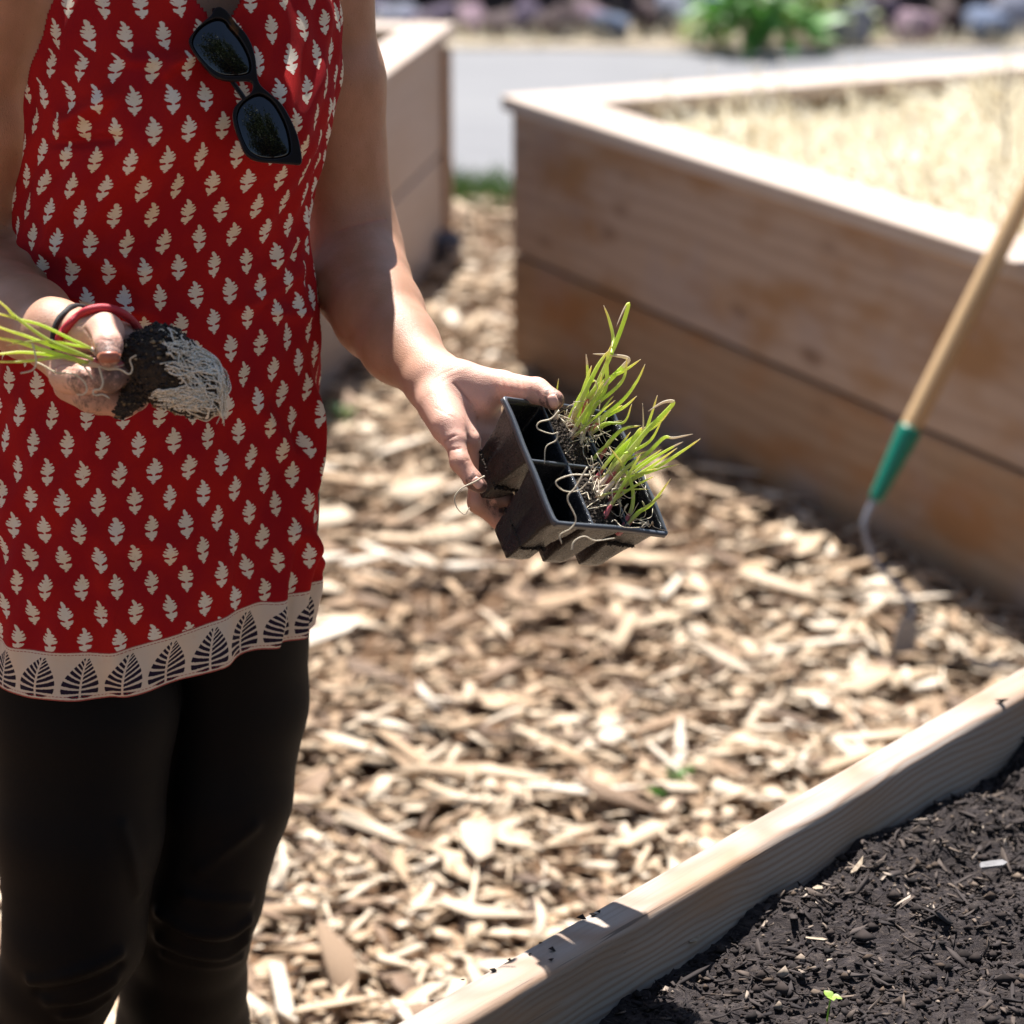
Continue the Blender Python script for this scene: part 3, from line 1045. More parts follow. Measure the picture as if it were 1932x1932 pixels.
def pdist(p, P):
    if p[0] == 'c':
        a, b, ra, rb = p[1:5]
        ba = b - a
        h = np.clip(((P - a) @ ba) / (ba @ ba + 1e-12), 0, 1)
        return np.linalg.norm(P - a - h[:, None] * ba, axis=1) - (ra + (rb - ra) * h)
    q = (P - p[1]) @ p[2].T
    r = p[3]
    k0 = np.linalg.norm(q / r, axis=1)
    k1 = np.linalg.norm(q / (r * r), axis=1) + 1e-9
    return np.where(k0 > 1e-6, k0 * (k0 - 1) / k1, -r.min())


def smin(a, b, k):
    h = np.clip(.5 + .5 * (b - a) / k, 0, 1)
    return b * (1 - h) + a * h - k * h * (1 - h)


def sdf(groups, P, sel=None):
    """groups: list of (prims, blend with the rest)"""
    D = np.full(len(P), 1.0)
    for prims, kg in groups:
        d = np.full(len(P), 1.0)
        for p in prims:
            d = smin(d, pdist(p, P), p[5])
        D = smin(D, d, kg)
    return D


def bounds(groups):
    lo = np.full(3, 1e9); hi = -lo
    for prims, _ in groups:
        for p in prims:
            if p[0] == 'c':
                for c_, r_ in ((p[1], p[3]), (p[2], p[4])):
                    lo = np.minimum(lo, c_ - r_); hi = np.maximum(hi, c_ + r_)
            else:
                lo = np.minimum(lo, p[1] - p[3].max()); hi = np.maximum(hi, p[1] + p[3].max())
    return lo - .02, hi + .02


def surface(groups, h):
    lo, hi = bounds(groups)
    B = 8
    nb_ = np.ceil((hi - lo) / (h * B)).astype(int) + 1
    bi = np.stack(np.meshgrid(*[np.arange(k) for k in nb_], indexing='ij'), -1).reshape(-1, 3)
    ctr = lo + (bi + .5) * B * h
    half = B * h * .5 * math.sqrt(3)
    keep = np.abs(sdf(groups, ctr)) < half * 1.25 + .004
    bi = bi[keep]
    ctr = ctr[keep]
    loc = np.stack(np.meshgrid(*[np.arange(B + 1)] * 3, indexing='ij'), -1).reshape(-1, 3)
    n = len(bi)
    D = np.full((n, len(loc)), 1.0)
    for prims, kg in groups:
        pd = np.min([pdist(p, ctr) for p in prims], axis=0)
        m_ = np.where(pd < half + .05)[0]
        if not len(m_): continue
        P = (lo + (bi[m_][:, None] * B + loc[None]) * h).reshape(-1, 3)
        d = np.full(len(P), 1.0)
        for p in prims:
            d = smin(d, pdist(p, P), p[5])
        D[m_] = smin(D[m_].ravel(), d, kg).reshape(len(m_), -1)
    D = D.reshape(n, B + 1, B + 1, B + 1)
    offs = [(i, j, k) for i in (0, 1) for j in (0, 1) for k in (0, 1)]
    cs = [D[:, i:B + i, j:B + j, k:B + k] for i, j, k in offs]
    neg = sum((c_ < 0).astype(np.int8) for c_ in cs)
    act = (neg > 0) & (neg < 8)
    w, a0, a1, a2 = np.where(act)
    cv = np.stack([c_[act] for c_ in cs], 1)
    acc = np.zeros((len(w), 3)); cnt_ = np.zeros(len(w))
    for i in range(8):
        for j in range(i + 1, 8):
            if sum(abs(offs[i][q] - offs[j][q]) for q in range(3)) != 1: continue
            va, vb = cv[:, i], cv[:, j]
            x_ = (va < 0) != (vb < 0)
            t_ = np.where(x_, va / (va - vb + 1e-20), 0)
            pt_ = np.array(offs[i])[None] + t_[:, None] * (np.array(offs[j]) - np.array(offs[i]))[None]
            acc += np.where(x_[:, None], pt_, 0); cnt_ += x_
    cell = bi[w] * B + np.stack([a0, a1, a2], 1)
    V = lo + (cell + acc / cnt_[:, None]) * h
    dims = nb_ * B + 3
    key = lambda c_: ((c_[:, 0] + 1) * dims[1] + (c_[:, 1] + 1)) * dims[2] + (c_[:, 2] + 1)
    kk = key(cell)
    order = np.argsort(kk)
    ks = kk[order]
    quads = []
    # edges leaving the low corner of each active cell
    for ax in range(3):
        o1 = [0, 0, 0]; o1[ax] = 1
        ia, ib = offs.index((0, 0, 0)), offs.index(tuple(o1))
        va, vb = cv[:, ia], cv[:, ib]
        x_ = np.where((va < 0) != (vb < 0))[0]
        b1, b2 = (ax + 1) % 3, (ax + 2) % 3
        e1 = np.zeros(3, int); e1[b1] = 1
        e2 = np.zeros(3, int); e2[b2] = 1
        idx = []
        ok = np.ones(len(x_), bool)
        for dlt in (0 * e1, e1, e1 + e2, e2):
            kq = key(cell[x_] - dlt)
            p_ = np.searchsorted(ks, kq).clip(0, len(ks) - 1)
            ok &= ks[p_] == kq
            idx.append(order[p_])
        q = np.stack(idx, 1)
        fl = va[x_] < 0
        q = np.where(fl[:, None], q, q[:, ::-1])[ok]
        quads.append(q)
    return V, np.vstack(quads)


def relax(V, Q, it=2, lam=.5):
    for _ in range(it):
        acc = np.zeros_like(V); c_ = np.zeros(len(V))
        for a, b_ in ((0, 1), (1, 2), (2, 3), (3, 0)):
            np.add.at(acc, Q[:, a], V[Q[:, b_]]); np.add.at(c_, Q[:, a], 1)
            np.add.at(acc, Q[:, b_], V[Q[:, a]]); np.add.at(c_, Q[:, b_], 1)
        V = V + lam * (acc / np.maximum(c_, 1)[:, None] - V)
    return V


def normals(V, Q):
    n_ = np.cross(V[Q[:, 2]] - V[Q[:, 0]], V[Q[:, 3]] - V[Q[:, 1]])
    acc = np.zeros_like(V)
    for k in range(4): np.add.at(acc, Q[:, k], n_)
    return acc / (np.linalg.norm(acc, axis=1)[:, None] + 1e-12)


def quad_obj(name, V, Q, material, parent):
    me = raw_mesh(name, V, Q.ravel(), np.full(len(Q), 4), material, True)
    return link(bpy.data.objects.new(name, me), parent)


# ------------------------------------------------------------------ the person
YAW = math.radians(25)
FWD = np.array([math.sin(YAW), -math.cos(YAW), 0])        # where she faces
LAT = np.array([math.cos(YAW), math.sin(YAW), 0])         # her left
ZZ = np.array([0, 0, 1.0])
person = empty('person', (0, 0, 0))
tag(person, 'person in red block printed tunic and black leggings holding seedlings', 'person')

TZ = np.array([0.7685, 0.8752, 0.9528, 1.0207, 1.1080, 1.1759, 1.2341, 1.3020, 1.3505, 1.3990, 1.4281, 1.4572, 1.4815])  # torso, joint and tray numbers scaled down about the camera, results written in
TA = np.array([0.1735, 0.1687, 0.1628, 0.1571, 0.1495, 0.1338, 0.1358, 0.1436, 0.1474, 0.1436, 0.1339, 0.1048, 0.0679])
TF = np.array([0.1416, 0.1387, 0.1319, 0.1242, 0.1106, 0.1009, 0.1028, 0.1086, 0.1048, 0.0951, 0.0834, 0.0660, 0.0504])
TCX = np.array([-0.3494, -0.3494, -0.3465, -0.3366, -0.3219, -0.3211, -0.3123, -0.2997, -0.2939, -0.2910, -0.2910, -0.2910, -0.2910])


def smooth_interp(z, xs, ys):
    return np.interp(z, np.linspace(xs[0], xs[-1], 200), np.convolve(np.pad(np.interp(np.linspace(xs[0], xs[-1], 200), xs, ys), 9, 'edge'), np.ones(19) / 19, 'valid'))


def torso_pt(th, z, extra=0.0):
    """tunic surface; th = 0 straight ahead, growing to her left"""
    a = smooth_interp(z, TZ, TA) + extra
    f_ = smooth_interp(z, TZ, TF) + extra
    cx = smooth_interp(z, TZ, TCX)
    e_ = 2.25
    c_, s_ = np.cos(th), np.sin(th)
    lat = a * np.sign(s_) * np.abs(s_) ** (2 / e_)
    fw = f_ * np.sign(c_) * np.abs(c_) ** (2 / e_)
    zz = z - 1.297
    wz = np.exp(-(np.where(zz > 0, zz / .055, zz / .075)) ** 2)
    for s0 in (-.072, .072):
        fw = fw + (c_ > 0) * .034 * wz * np.exp(-((lat - s0) / .052) ** 2) * np.clip(c_ * 3, 0, 1)
    fw = fw + (c_ > 0) * .012 * wz * np.exp(-(lat / .06) ** 2) * np.clip(c_ * 3, 0, 1)
    return cx, lat, fw


NTH, NZ = 420, 420
Z0, Z1 = .790, 1.478
thg = np.linspace(-math.pi, math.pi, NTH, endpoint=False)
zg = np.linspace(0, 1, NZ)
TH_, ZR = np.meshgrid(thg, zg, indexing='ij')
hl = np.sin(TH_) * .165
hem = Z0 + .003 + .150 * np.clip(hl + .07, 0, 1) + .05 * np.clip(-.09 - hl, 0, 1) + .003 * np.sin(TH_ * 3 + .6) + .002 * np.sin(TH_ * 7)
Zg = hem + (Z1 - hem) * ZR
cx, lat, fw = torso_pt(TH_, Zg)


def ridge(lat0, z0_, lat1, z1_, w, amp, front=True):
    """a soft fold running from one (lateral, height) point to another"""
    d = np.array([lat1 - lat0, z1_ - z0_]); L_ = np.hypot(*d); d = d / L_
    px_, pz_ = lat - lat0, Zg - z0_
    t = (px_ * d[0] + pz_ * d[1]) / L_
    s = px_ * -d[1] + pz_ * d[0]
    env = np.clip(np.minimum(t, 1 - t) * 4 + .0, 0, 1)
    env = env * env * (3 - 2 * env)
    return 2.1 * amp * np.exp(-(s / w) ** 2) * env * ((fw > -.02) if front else 1)


disp = 0.0022 * np.sin(TH_ * 9 + Zg * 30) * np.sin(Zg * 41 + TH_ * 4) + 0.0014 * np.sin(TH_ * 21 - Zg * 65 + 2 * np.sin(Zg * 17))
low = np.clip((1.0 - Zg) / .22, 0, 1)
disp += low * (.0045 * np.sin(TH_ * 8 + 1.1 + .5 * np.sin(Zg * 9)) + .0022 * np.sin(TH_ * 17 + 2 + Zg * 5))
for r_ in ((.105, .77, .125, 1.06, .0075, .0075), (.072, .77, .118, 1.00, .007, .005), (.135, .80, .12, 1.10, .006, .004), (.03, .78, .04, .95, .010, .002),
           (-.06, .77, -.075, .95, .010, .003), (-.135, 1.165, -.03, 1.135, .007, .006), (-.14, 1.150, -.05, 1.118, .006, -.003),
           (-.14, 1.20, -.02, 1.17, .010, .003), (.13, 1.16, .03, 1.13, .008, .0025), (.125, 1.20, .05, 1.15, .008, .003), (.13, 1.11, .06, 1.13, .007, .0025),
           (-.13, 1.30, -.085, 1.34, .006, .004), (-.135, 1.285, -.08, 1.30, .005, -.003), (.12, 1.25, .07, 1.30, .010, .001), (.02, 1.36, .07, 1.29, .010, .0012),
           (-.01, 1.37, -.06, 1.345, .006, .004), (-.02, 1.36, -.09, 1.36, .006, .003), 
           (-.10, .95, .02, .92, .012, .002), (.06, 1.05, .12, .97, .008, .003), (-.05, 1.06, .08, 1.04, .014, .0015), (.10, .93, .135, .87, .007, .004)):
    disp = disp + ridge(*r_)
rr = np.sqrt(lat ** 2 + fw ** 2) + 1e-9
lat2, fw2 = lat + disp * lat / rr, fw + disp * fw / rr
TV = np.stack([cx, np.full_like(cx, 2.425), Zg], -1) + lat2[..., None] * LAT + fw2[..., None] * FWD
# arc length along each ring, measured from the front
seg = np.linalg.norm(np.roll(TV, -1, 0) - TV, axis=-1)
cum = np.vstack([np.zeros((1, NZ)), np.cumsum(seg, 0)])
i0 = NTH // 2
uarc = cum - cum[i0]
slen = np.linalg.norm(np.diff(TV, axis=1), axis=-1)
varc = np.concatenate([np.zeros((NTH, 1)), np.cumsum(slen, 1)], 1)
SH_L = np.array([-0.1710, 2.5366, 1.4329]); SH_R = np.array([-0.4443, 2.3571, 1.4378])
holes = np.zeros((NTH, NZ), bool)
rel_l = (TV - SH_L) @ FWD; rel_r = (TV - SH_R) @ FWD
holes |= (lat2 > .095) & ((rel_l / .060) ** 2 + ((Zg - 1.424) / .112) ** 2 < 1)
holes |= (lat2 < -.095) & (((rel_r + .012) / .060) ** 2 + ((Zg - 1.433) / .121) ** 2 < 1)
latn = lat2 - .004
holes |= (fw2 > 0) & (np.abs(latn) < (Zg - 1.378) * .72)
vi = np.arange(NTH * NZ).reshape(NTH, NZ)
faces, fu, fv, fw_ = [], [], [], []
loopuv, loophem = [], []
for i in range(NTH):
    i2 = (i + 1) % NTH
    for j in range(NZ - 1):
        if holes[i, j] or holes[i2, j] or holes[i, j + 1] or holes[i2, j + 1]: continue
        faces.append((vi[i, j], vi[i2, j], vi[i2, j + 1], vi[i, j + 1]))
        for (a_, ar, b_) in ((i, i, j), (i2, i + 1, j), (i2, i + 1, j + 1), (i, i, j + 1)):
            loopuv.append((uarc[ar, b_], Zg[a_, b_]))
            loophem.append((uarc[ar, 0], varc[a_, b_]))


def tunic_mat():
    m, nt, b = mat('red_block_print', (.3, .01, .012), .85)
    uvn = nt.nodes.new('ShaderNodeUVMap'); uvn.uv_map = 'print'
    sp_ = nt.nodes.new('ShaderNodeSeparateXYZ'); nt.links.new(uvn.outputs[0], sp_.inputs[0])
    jit = noise(nt, 55, 2, vec=uvn.outputs[0])
    sj = nt.nodes.new('ShaderNodeSeparateXYZ'); nt.links.new(jit.outputs['Color'], sj.inputs[0])
    u0, v0 = E(sp_.outputs[0]), E(sp_.outputs[1])
    fine = noise(nt, 900, 2, vec=uvn.outputs[0])
    sf = nt.nodes.new('ShaderNodeSeparateXYZ'); nt.links.new(fine.outputs['Color'], sf.inputs[0])
    u = u0 + (E(sj.outputs[0]) - .5) * .006 + (E(sf.outputs[0]) - .5) * .0009
    v = v0 + (E(sj.outputs[1]) - .5) * .006 + (E(sf.outputs[1]) - .5) * .0010
    PU, PV = .0325, .0253
    row = (v / PV).floor()
    odd = (row * .5).fract() * 2.0
    uu = u / PU + odd * .5
    cu = uu.fract() - .5
    cv_ = ((v / PV).fract() - .5)
    # in motif units: half height = 1
    H = .0119
    x = cu * (PU / H) * .88
    y = cv_ * (PV / H)
    # the slits of the leaf droop outwards
    tip = y.step(.45, 1.0)
    x2 = x + tip * .14
    y2 = y - x2.abs() * (y.step(-.75, -.05) * .20 + .12)
    yn = (y2 + 1.0) * .5                      # 0 bottom .. 1 top
    Rc = [(0.0, .05), (.03, .13), (.06, .17), (.08, .12), (.11, .22), (.15, .33), (.20, .40), (.25, .43), (.275, .38), (.292, .11), (.325, .075), (.352, .12), (.368, .42), (.42, .50), (.47, .53),
          (.49, .38), (.505, .28), (.525, .40), (.56, .48), (.61, .44), (.63, .26), (.65, .20), (.67, .30), (.71, .36), (.75, .27), (.77, .14), (.80, .17), (.85, .18), (.91, .13), (.97, .05), (1.0, -.1)]
    Lc = [(0.0, .05), (.02, .10), (.045, .14), (.065, .09), (.09, .18), (.13, .30), (.18, .37), (.23, .40), (.255, .36), (.272, .11), (.305, .075), (.332, .12), (.348, .41), (.40, .49), (.45, .52),
          (.47, .36), (.485, .26), (.505, .40), (.54, .47), (.59, .43), (.61, .24), (.63, .18), (.655, .30), (.69, .34), (.73, .26), (.75, .12), (.79, .12), (.84, .13), (.90, .12), (.96, .08), (1.0, -.1)]
    wr, wl = yn.curve(Rc), yn.curve(Lc)
    pos = x2.gt(0.0)
    w = pos * wr + (1.0 - pos) * wl
    motif = (w - x2.abs()).step(-.03, .035)
    motif = motif * cv_.abs().lt(.492)
    # border
    un = nt.nodes.new('ShaderNodeUVMap'); un.uv_map = 'hem'
    sh = nt.nodes.new('ShaderNodeSeparateXYZ'); nt.links.new(un.outputs[0], sh.inputs[0])
    hu, hv = E(sh.outputs[0]) + (E(sf.outputs[0]) - .5) * .0010, E(sh.outputs[1]) + (E(sf.outputs[1]) - .5) * .0010
    BH = .0455
    inb = hv.lt(BH)
    PB = .0415
    bx = ((hu / PB).fract() - .5) * PB
    by = hv - .0025
    T_ = by / .0385                        # 0..1 up the palmette
    lean = (T_ * T_) * .0095 - .003
    ax = bx - lean
    prof_ = T_.curve([(0, .42), (.05, .74), (.13, .98), (.28, 1.0), (.44, .93), (.60, .76), (.75, .54), (.88, .30), (.96, .14), (1.0, -.1)]) * .0180
    inside = (prof_ - ax.abs()).step(-.0003, .0004)
    axn = ax.abs() / .0180
    ph = T_ * 10.0 - axn.pow(.75) * (T_ * 5.2 - .75)
    stripe = ((ph.fract() - .5).abs()).lt(.31)
    spine = ax.abs().gt(.0011)
    pal = inside * stripe * spine * T_.gt(0.0) * T_.lt(1.0)
    # colours
    nl = noise(nt, 16, 4, vec=uvn.outputs[0])
    weave = noise(nt, 1.0, 2, vec=None)
    mpw = nt.nodes.new('ShaderNodeMapping'); mpw.inputs['Scale'].default_value = (350, 2600, 1)
    nt.links.new(uvn.outputs[0], mpw.inputs[0]); nt.links.new(mpw.outputs[0], weave.inputs['Vector'])
    mpx = nt.nodes.new('ShaderNodeMapping'); mpx.inputs['Scale'].default_value = (2600, 350, 1)
    weave2 = noise(nt, 1.0, 2, vec=mpx.outputs[0]); nt.links.new(uvn.outputs[0], mpx.inputs[0])
    wv = E(weave.outputs['Fac']) + E(weave2.outputs['Fac'])
    red = mix(nt, E(nl.outputs['Fac']).step(.3, .7), (.33, .007, .014), (.44, .012, .010))
    red = mix(nt, (wv - .86).max(0.0) * .9, red, (.25, .008, .012))
    blot = E(noise(nt, 420, 3, vec=uvn.outputs[0]).outputs['Fac']).step(.60, .72)
    cream = mix(nt, E(nl.outputs['Fac']).step(.35, .65), (.78, .67, .50), (.83, .75, .63))
    cream_m = mix(nt, blot * .35, cream, (.40, .10, .08))
    c = mix(nt, motif, red, cream_m)
    stain = E(noise(nt, 38, 3, vec=un.outputs[0]).outputs['Fac']).step(.55, .75)
    bc_ = mix(nt, stain * .30, (.70, .58, .46), (.62, .36, .26))
    bc_ = mix(nt, pal, bc_, (.022, .014, .030))
    c = mix(nt, inb, c, bc_)
    edge = (hv - BH).abs().lt(.0007) + (hv - (BH - .0028)).abs().lt(.00035) * ((hu / .0035).fract().gt(.3)) + hv.lt(.0012) + (hv - .0036).abs().lt(.0003) * ((hu / .0035).fract().gt(.35))
    c = mix(nt, edge.min(1.0) * .85, c, (.33, .02, .025))
    basecol(nt, b, c)
    b.inputs['Specular IOR Level'].default_value = .15
    bump(nt, b, wv + E(noise(nt, 26, 4, vec=uvn.outputs[0]).outputs['Fac']) * 3.0, .30, .0012)
    tr = nt.nodes.new('ShaderNodeBsdfTranslucent')
    nt.links.new(c, tr.inputs[0])
    ms = nt.nodes.new('ShaderNodeMixShader'); ms.inputs[0].default_value = .12
    nt.links.new(b.outputs[0], ms.inputs[1]); nt.links.new(tr.outputs[0], ms.inputs[2])
    nt.links.new(ms.outputs[0], nt.nodes['Material Output'].inputs[0])
    return m


used = np.unique(np.array(faces).ravel())
remap = -np.ones(NTH * NZ, int); remap[used] = np.arange(len(used))
FQ = remap[np.array(faces)]
tunic = quad_obj('tunic', TV.reshape(-1, 3)[used], FQ, tunic_mat(), person)
for nm, dat in (('print', loopuv), ('hem', loophem)):
    l_ = tunic.data.uv_layers.new(name=nm)
    l_.data.foreach_set('uv', np.array(dat, dtype=np.float32).ravel())
sol = tunic.modifiers.new('thickness', 'SOLIDIFY')
sol.thickness = .0014
sol.offset = -1
tunic_bvh = BVHTree.FromPolygons(TV.reshape(-1, 3)[used].tolist(), FQ.tolist())


def skin_mat():
    m, nt, b = mat('skin', (.42, .24, .16), .5)
    n1 = E(noise(nt, 22, 4).outputs['Fac'])
    n2 = E(noise(nt, 170, 4, .6).outputs['Fac'])
    c = mix(nt, n1.step(.3, .7), (.36, .185, .107), (.43, .225, .142))
    c = mix(nt, attr(nt, 'flush') * .7, c, (.62, .30, .235))
    c = mix(nt, attr(nt, 'palm') * .85, c, (.80, .48, .38))  # pale palms, hands lightened further in colour in place of missing sun
    c = mix(nt, n2.step(.58, .72) * .25, c, (.44, .22, .15))
    spot = E(noise(nt, 240, 1).outputs['Fac']).step(.735, .76)
    c = mix(nt, spot * .6, c, (.22, .10, .06))
    dn_ = E(noise(nt, 130, 6, .72).outputs['Fac'])
    dirt = (attr(nt, 'dirt') * 1.15 + (dn_ - .5) * 1.7 - .22).step(.0, .45) * attr(nt, 'dirt').step(.02, .25)
    c = mix(nt, dirt * .82, c, (.045, .026, .022))
    c = mix(nt, attr(nt, 'crease') * .55, c, (.42, .16, .11))
    basecol(nt, b, c)
    b.inputs['Subsurface Weight'].default_value = .22
    b.inputs['Subsurface Radius'].default_value = (.010, .0035, .0018)
    b.inputs['Subsurface Scale'].default_value = 1.0
    wr = E(noise(nt, 1, 3, .6, vec=coords(nt, 'Object', (420, 420, 420))).outputs['Fac'])
    vo = nt.nodes.new('ShaderNodeTexVoronoi'); vo.inputs['Scale'].default_value = 620
    bump(nt, b, wr * .7 + E(vo.outputs['Distance']) * .9 + dn_ * .7, .34, .0009)
    return m


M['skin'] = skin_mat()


VIEW_PULL = .072                # whole figure pulled this much nearer the camera along the line of sight


def P3(x, y, d): return at(x, y, d - VIEW_PULL)


# ---- joints
EL_L = P3(657, 462, 2.668)
WR_L = P3(822, 722, 2.478)
hL = 2.46
MCP_L = [P3(925, 806, hL + .018), P3(905, 822, hL + .004), P3(882, 832, hL - .022), P3(858, 832, hL - .046)]   # index .. little
def seg_pts(a, dirs, lens):
    p_ = [np.array(a)]
    for d_, l_ in zip(dirs, lens):
        d_ = np.array(d_, float); p_.append(p_[-1] + d_ / np.linalg.norm(d_) * l_)
    return p_


TR_O = np.array([-.00879, 2.24896, 1.08043])
T1 = np.array([0.3347237710216536, -0.6973998617426035, -0.6337139969684431])
T2 = np.array([0.7483766499783492, 0.6054043973416812, -0.27095738677163167])
T3 = np.array([0.5726188844943081, -0.3835608798096147, 0.7245610150980177])      # out of the cells, towards the leaves
TL, TW, TD = .1335, .1338, .062


def tr(a, b_, c_): return TR_O + T1 * a + T2 * b_ + T3 * c_


fing_L = [
    [MCP_L[0], tr(.020, .036, -.092), tr(.042, .052, -.092), tr(.052, .062, -.088)],
    [MCP_L[1], tr(.044, .024, -.092), tr(.060, .042, -.093), tr(.066, .054, -.088)],
    [MCP_L[2], P3(903, 905, hL - .014), P3(936, 938, hL - .012), P3(957, 941, hL - .016)],
    [MCP_L[3], P3(868, 872, hL - .056), P3(892, 905, hL - .060), P3(906, 917, hL - .062)],
]
fr_L = [(.0105, .0098, .0088, .0074), (.0105, .0098, .0088, .0074), (.0103, .0095, .0088, .0074), (.0092, .0084, .0076, .0064)]
TH_L = [P3(868, 716, hL + .002), P3(946, 728, hL - .006), P3(1012, 737, hL - .040), P3(1046, 755, hL - .052)]
thr_L = (.0165, .0130, .0108, .0088)
palm_L = [
    cone(WR_L, P3(850, 768, hL + .004), .0235, .021, .014),
    cone(P3(845, 745, hL + .014), MCP_L[0], .0165, .0118, .012),
    cone(P3(840, 750, hL + .008), MCP_L[1], .0165, .0125, .010),
    cone(P3(833, 752, hL + .000), MCP_L[2], .0165, .0122, .010),
    cone(P3(824, 752, hL - .006), MCP_L[3], .0165, .0108, .010),
    cone(P3(826, 765, hL - .014), P3(842, 800, hL - .036), .0155, .0132, .012),     # edge of the palm
    cone(P3(868, 722, hL), P3(915, 752, hL - .006), .0185, .0135, .012),            # ball of the thumb
    cone(P3(915, 752, hL + .002), P3(925, 800, hL + .016), .011, .010, .012),       # web
]
def fore(t_, side_, d_=0.0):
    return EL_L + (WR_L - EL_L) * t_ + (-RX * .844 - UP * .536) * (side_ * .00049) + FW * d_


FA0, FA1, FAM, FA2 = fore(.10, 10), fore(.28, 18), fore(.48, 22), fore(.70, 19)
arm_L = [cone(SH_L + [0, 0, .01], SH_L * .55 + EL_L * .45, .044, .0385, .02), cone(SH_L * .55 + EL_L * .45, EL_L, .0385, .0365, .02),
         cone(EL_L, FA0, .0365, .0405, .04), cone(FA0, FA1, .0405, .0412, .03), cone(FA1, FAM, .0412, .0388, .02), cone(FAM, FA2, .0388, .0322, .02), cone(FA2, WR_L, .0322, .0245, .02)]

EL_R = P3(-66, 520, 2.545)
WR_R = P3(104, 632, 2.322)
arm_R = [cone(SH_R + [0, 0, .0], SH_R * .5 + EL_R * .5, .046, .042, .02), cone(SH_R * .5 + EL_R * .5, EL_R, .042, .037, .02),
         cone(EL_R, EL_R + (WR_R - EL_R) * .3, .038, .041, .02), cone(EL_R + (WR_R - EL_R) * .3, EL_R + (WR_R - EL_R) * .75, .041, .0315, .02),
         cone(EL_R + (WR_R - EL_R) * .75, WR_R, .0315, .0265, .02)]
TH_R = [P3(140, 628, 2.300), P3(196, 628, 2.277), P3(204, 650, 2.252), P3(206, 672, 2.243)]
thr_R = (.0180, .0158, .0112, .0094)
palm_R = [cone(WR_R, P3(150, 668, 2.317), .026, .022, .014), cone(P3(120, 655, 2.315), P3(124, 708, 2.290), .020, .0140, .012),
          cone(P3(130, 660, 2.325), P3(136, 722, 2.317), .020, .015, .012), cone(P3(140, 640, 2.330), P3(150, 726, 2.347), .018, .014, .012),
          cone(P3(150, 640, 2.315), P3(222, 648, 2.307), .020, .0165, .012), cone(P3(222, 640, 2.307), P3(232, 664, 2.307), .0120, .011, .012)]
fing_R = [
    [P3(124, 710, 2.288), P3(160, 716, 2.267), P3(205, 714, 2.265), P3(232, 706, 2.273)],
    [P3(130, 728, 2.307), P3(172, 751, 2.293), P3(228, 762, 2.300), P3(258, 757, 2.307)],
    [P3(140, 730, 2.330), P3(188, 756, 2.321), P3(236, 764, 2.325), P3(262, 756, 2.329)],
    [P3(150, 722, 2.353), P3(195, 748, 2.347), P3(232, 752, 2.349), P3(256, 746, 2.351)],
]
fr_R = [(.0135, .0122, .0112, .0088), (.0130, .0118, .0108, .0088), (.0125, .0112, .010, .0082), (.011, .0098, .0088, .0072)]

NECK = np.array([-0.2891, 2.4298, 1.4766])
HEAD = np.array([-0.2667, 2.4007, 1.6269])
HF = np.array([math.sin(math.radians(32)), -math.cos(math.radians(32)), -.25]); HF /= np.linalg.norm(HF)      # she looks down at the tray
HL = np.cross(ZZ, HF); HL /= np.linalg.norm(HL)
if HL @ LAT < 0: HL = -HL
HU = np.cross(HF, HL); HU = HU if HU[2] > 0 else -HU
hx = lambda f_, l_, u_: HEAD + HF * f_ + HL * l_ + HU * u_
AX = np.array([HF, HL, HU])
head = [ell(hx(-.012, 0, .02), AX, (.098, .075, .098), .02), ell(hx(.022, 0, -.045), AX, (.068, .058, .070), .03),
        ell(hx(.060, 0, -.088), AX, (.022, .024, .018), .02), cone(hx(.088, 0, .012), hx(.110, 0, -.026), .008, .0125, .012),
        cone(hx(.100, -.011, -.030), hx(.100, .011, -.030), .008, .008, .008),
        cone(hx(.088, -.017, -.056), hx(.088, .017, -.056), .0055, .0055, .006), cone(hx(.086, -.014, -.065), hx(.086, .014, -.065), .006, .006, .006),
        cone(hx(.082, -.042, .030), hx(.090, -.012, .026), .008, .008, .015), cone(hx(.082, .042, .030), hx(.090, .012, .026), .008, .008, .015)]
for s_ in (-1, 1):
    head += [ell(hx(.052, .042 * s_, -.025), AX, (.026, .020, .020), .02),
             ell(hx(.080, .031 * s_, .008), AX, (.0115, .014, .0085), .004),
             ell(hx(-.010, .077 * s_, .0), AX, (.018, .006, .030), .006)]
TC = lambda la, fo, z: np.array([np.interp(z, TZ, TCX), 2.425, z]) + LAT * la + FWD * fo
torso = [cone(TC(-.085, 0, 1.001), TC(.085, 0, 1.001), .055, .055, .05), cone(TC(-.05, 0, 1.118), TC(.05, 0, 1.118), .075, .075, .06),
         cone(TC(-.05, .0, 1.176), TC(.05, .0, 1.176), .072, .072, .06), cone(TC(-.055, 0, 1.273), TC(.055, 0, 1.273), .076, .076, .06),
         cone(TC(-.065, -.005, 1.341), TC(.065, -.005, 1.341), .072, .072, .06), cone(TC(-.075, -.01, 1.399), TC(.075, -.01, 1.399), .056, .056, .05),
         cone(TC(-.12, -.015, 1.433), TC(0, -.015, 1.448), .036, .045, .05), cone(TC(.12, -.015, 1.433), TC(0, -.015, 1.448), .036, .045, .05),
         cone(NECK + [0, .01, -.04], HEAD + [-.012, .02, -.05], .052, .050, .03)]
groups = [(torso + arm_L[:2] + arm_R[:2], .03), (head, .02), (arm_L[1:] + palm_L[:1], .025), (arm_R[1:] + palm_R[:1], .025), (palm_L, .010), (palm_R, .010),
          (chain(TH_L, thr_L, .005), .007), (chain(TH_R, thr_R, .005), .006)]
for q_, r_ in zip(fing_L + fing_R, fr_L + fr_R):
    groups.append((chain(q_, r_, .004), .0013))
HS = .00165
BV_, BQ = surface(groups, HS)
BV_ = relax(BV_, BQ, 2, .5)
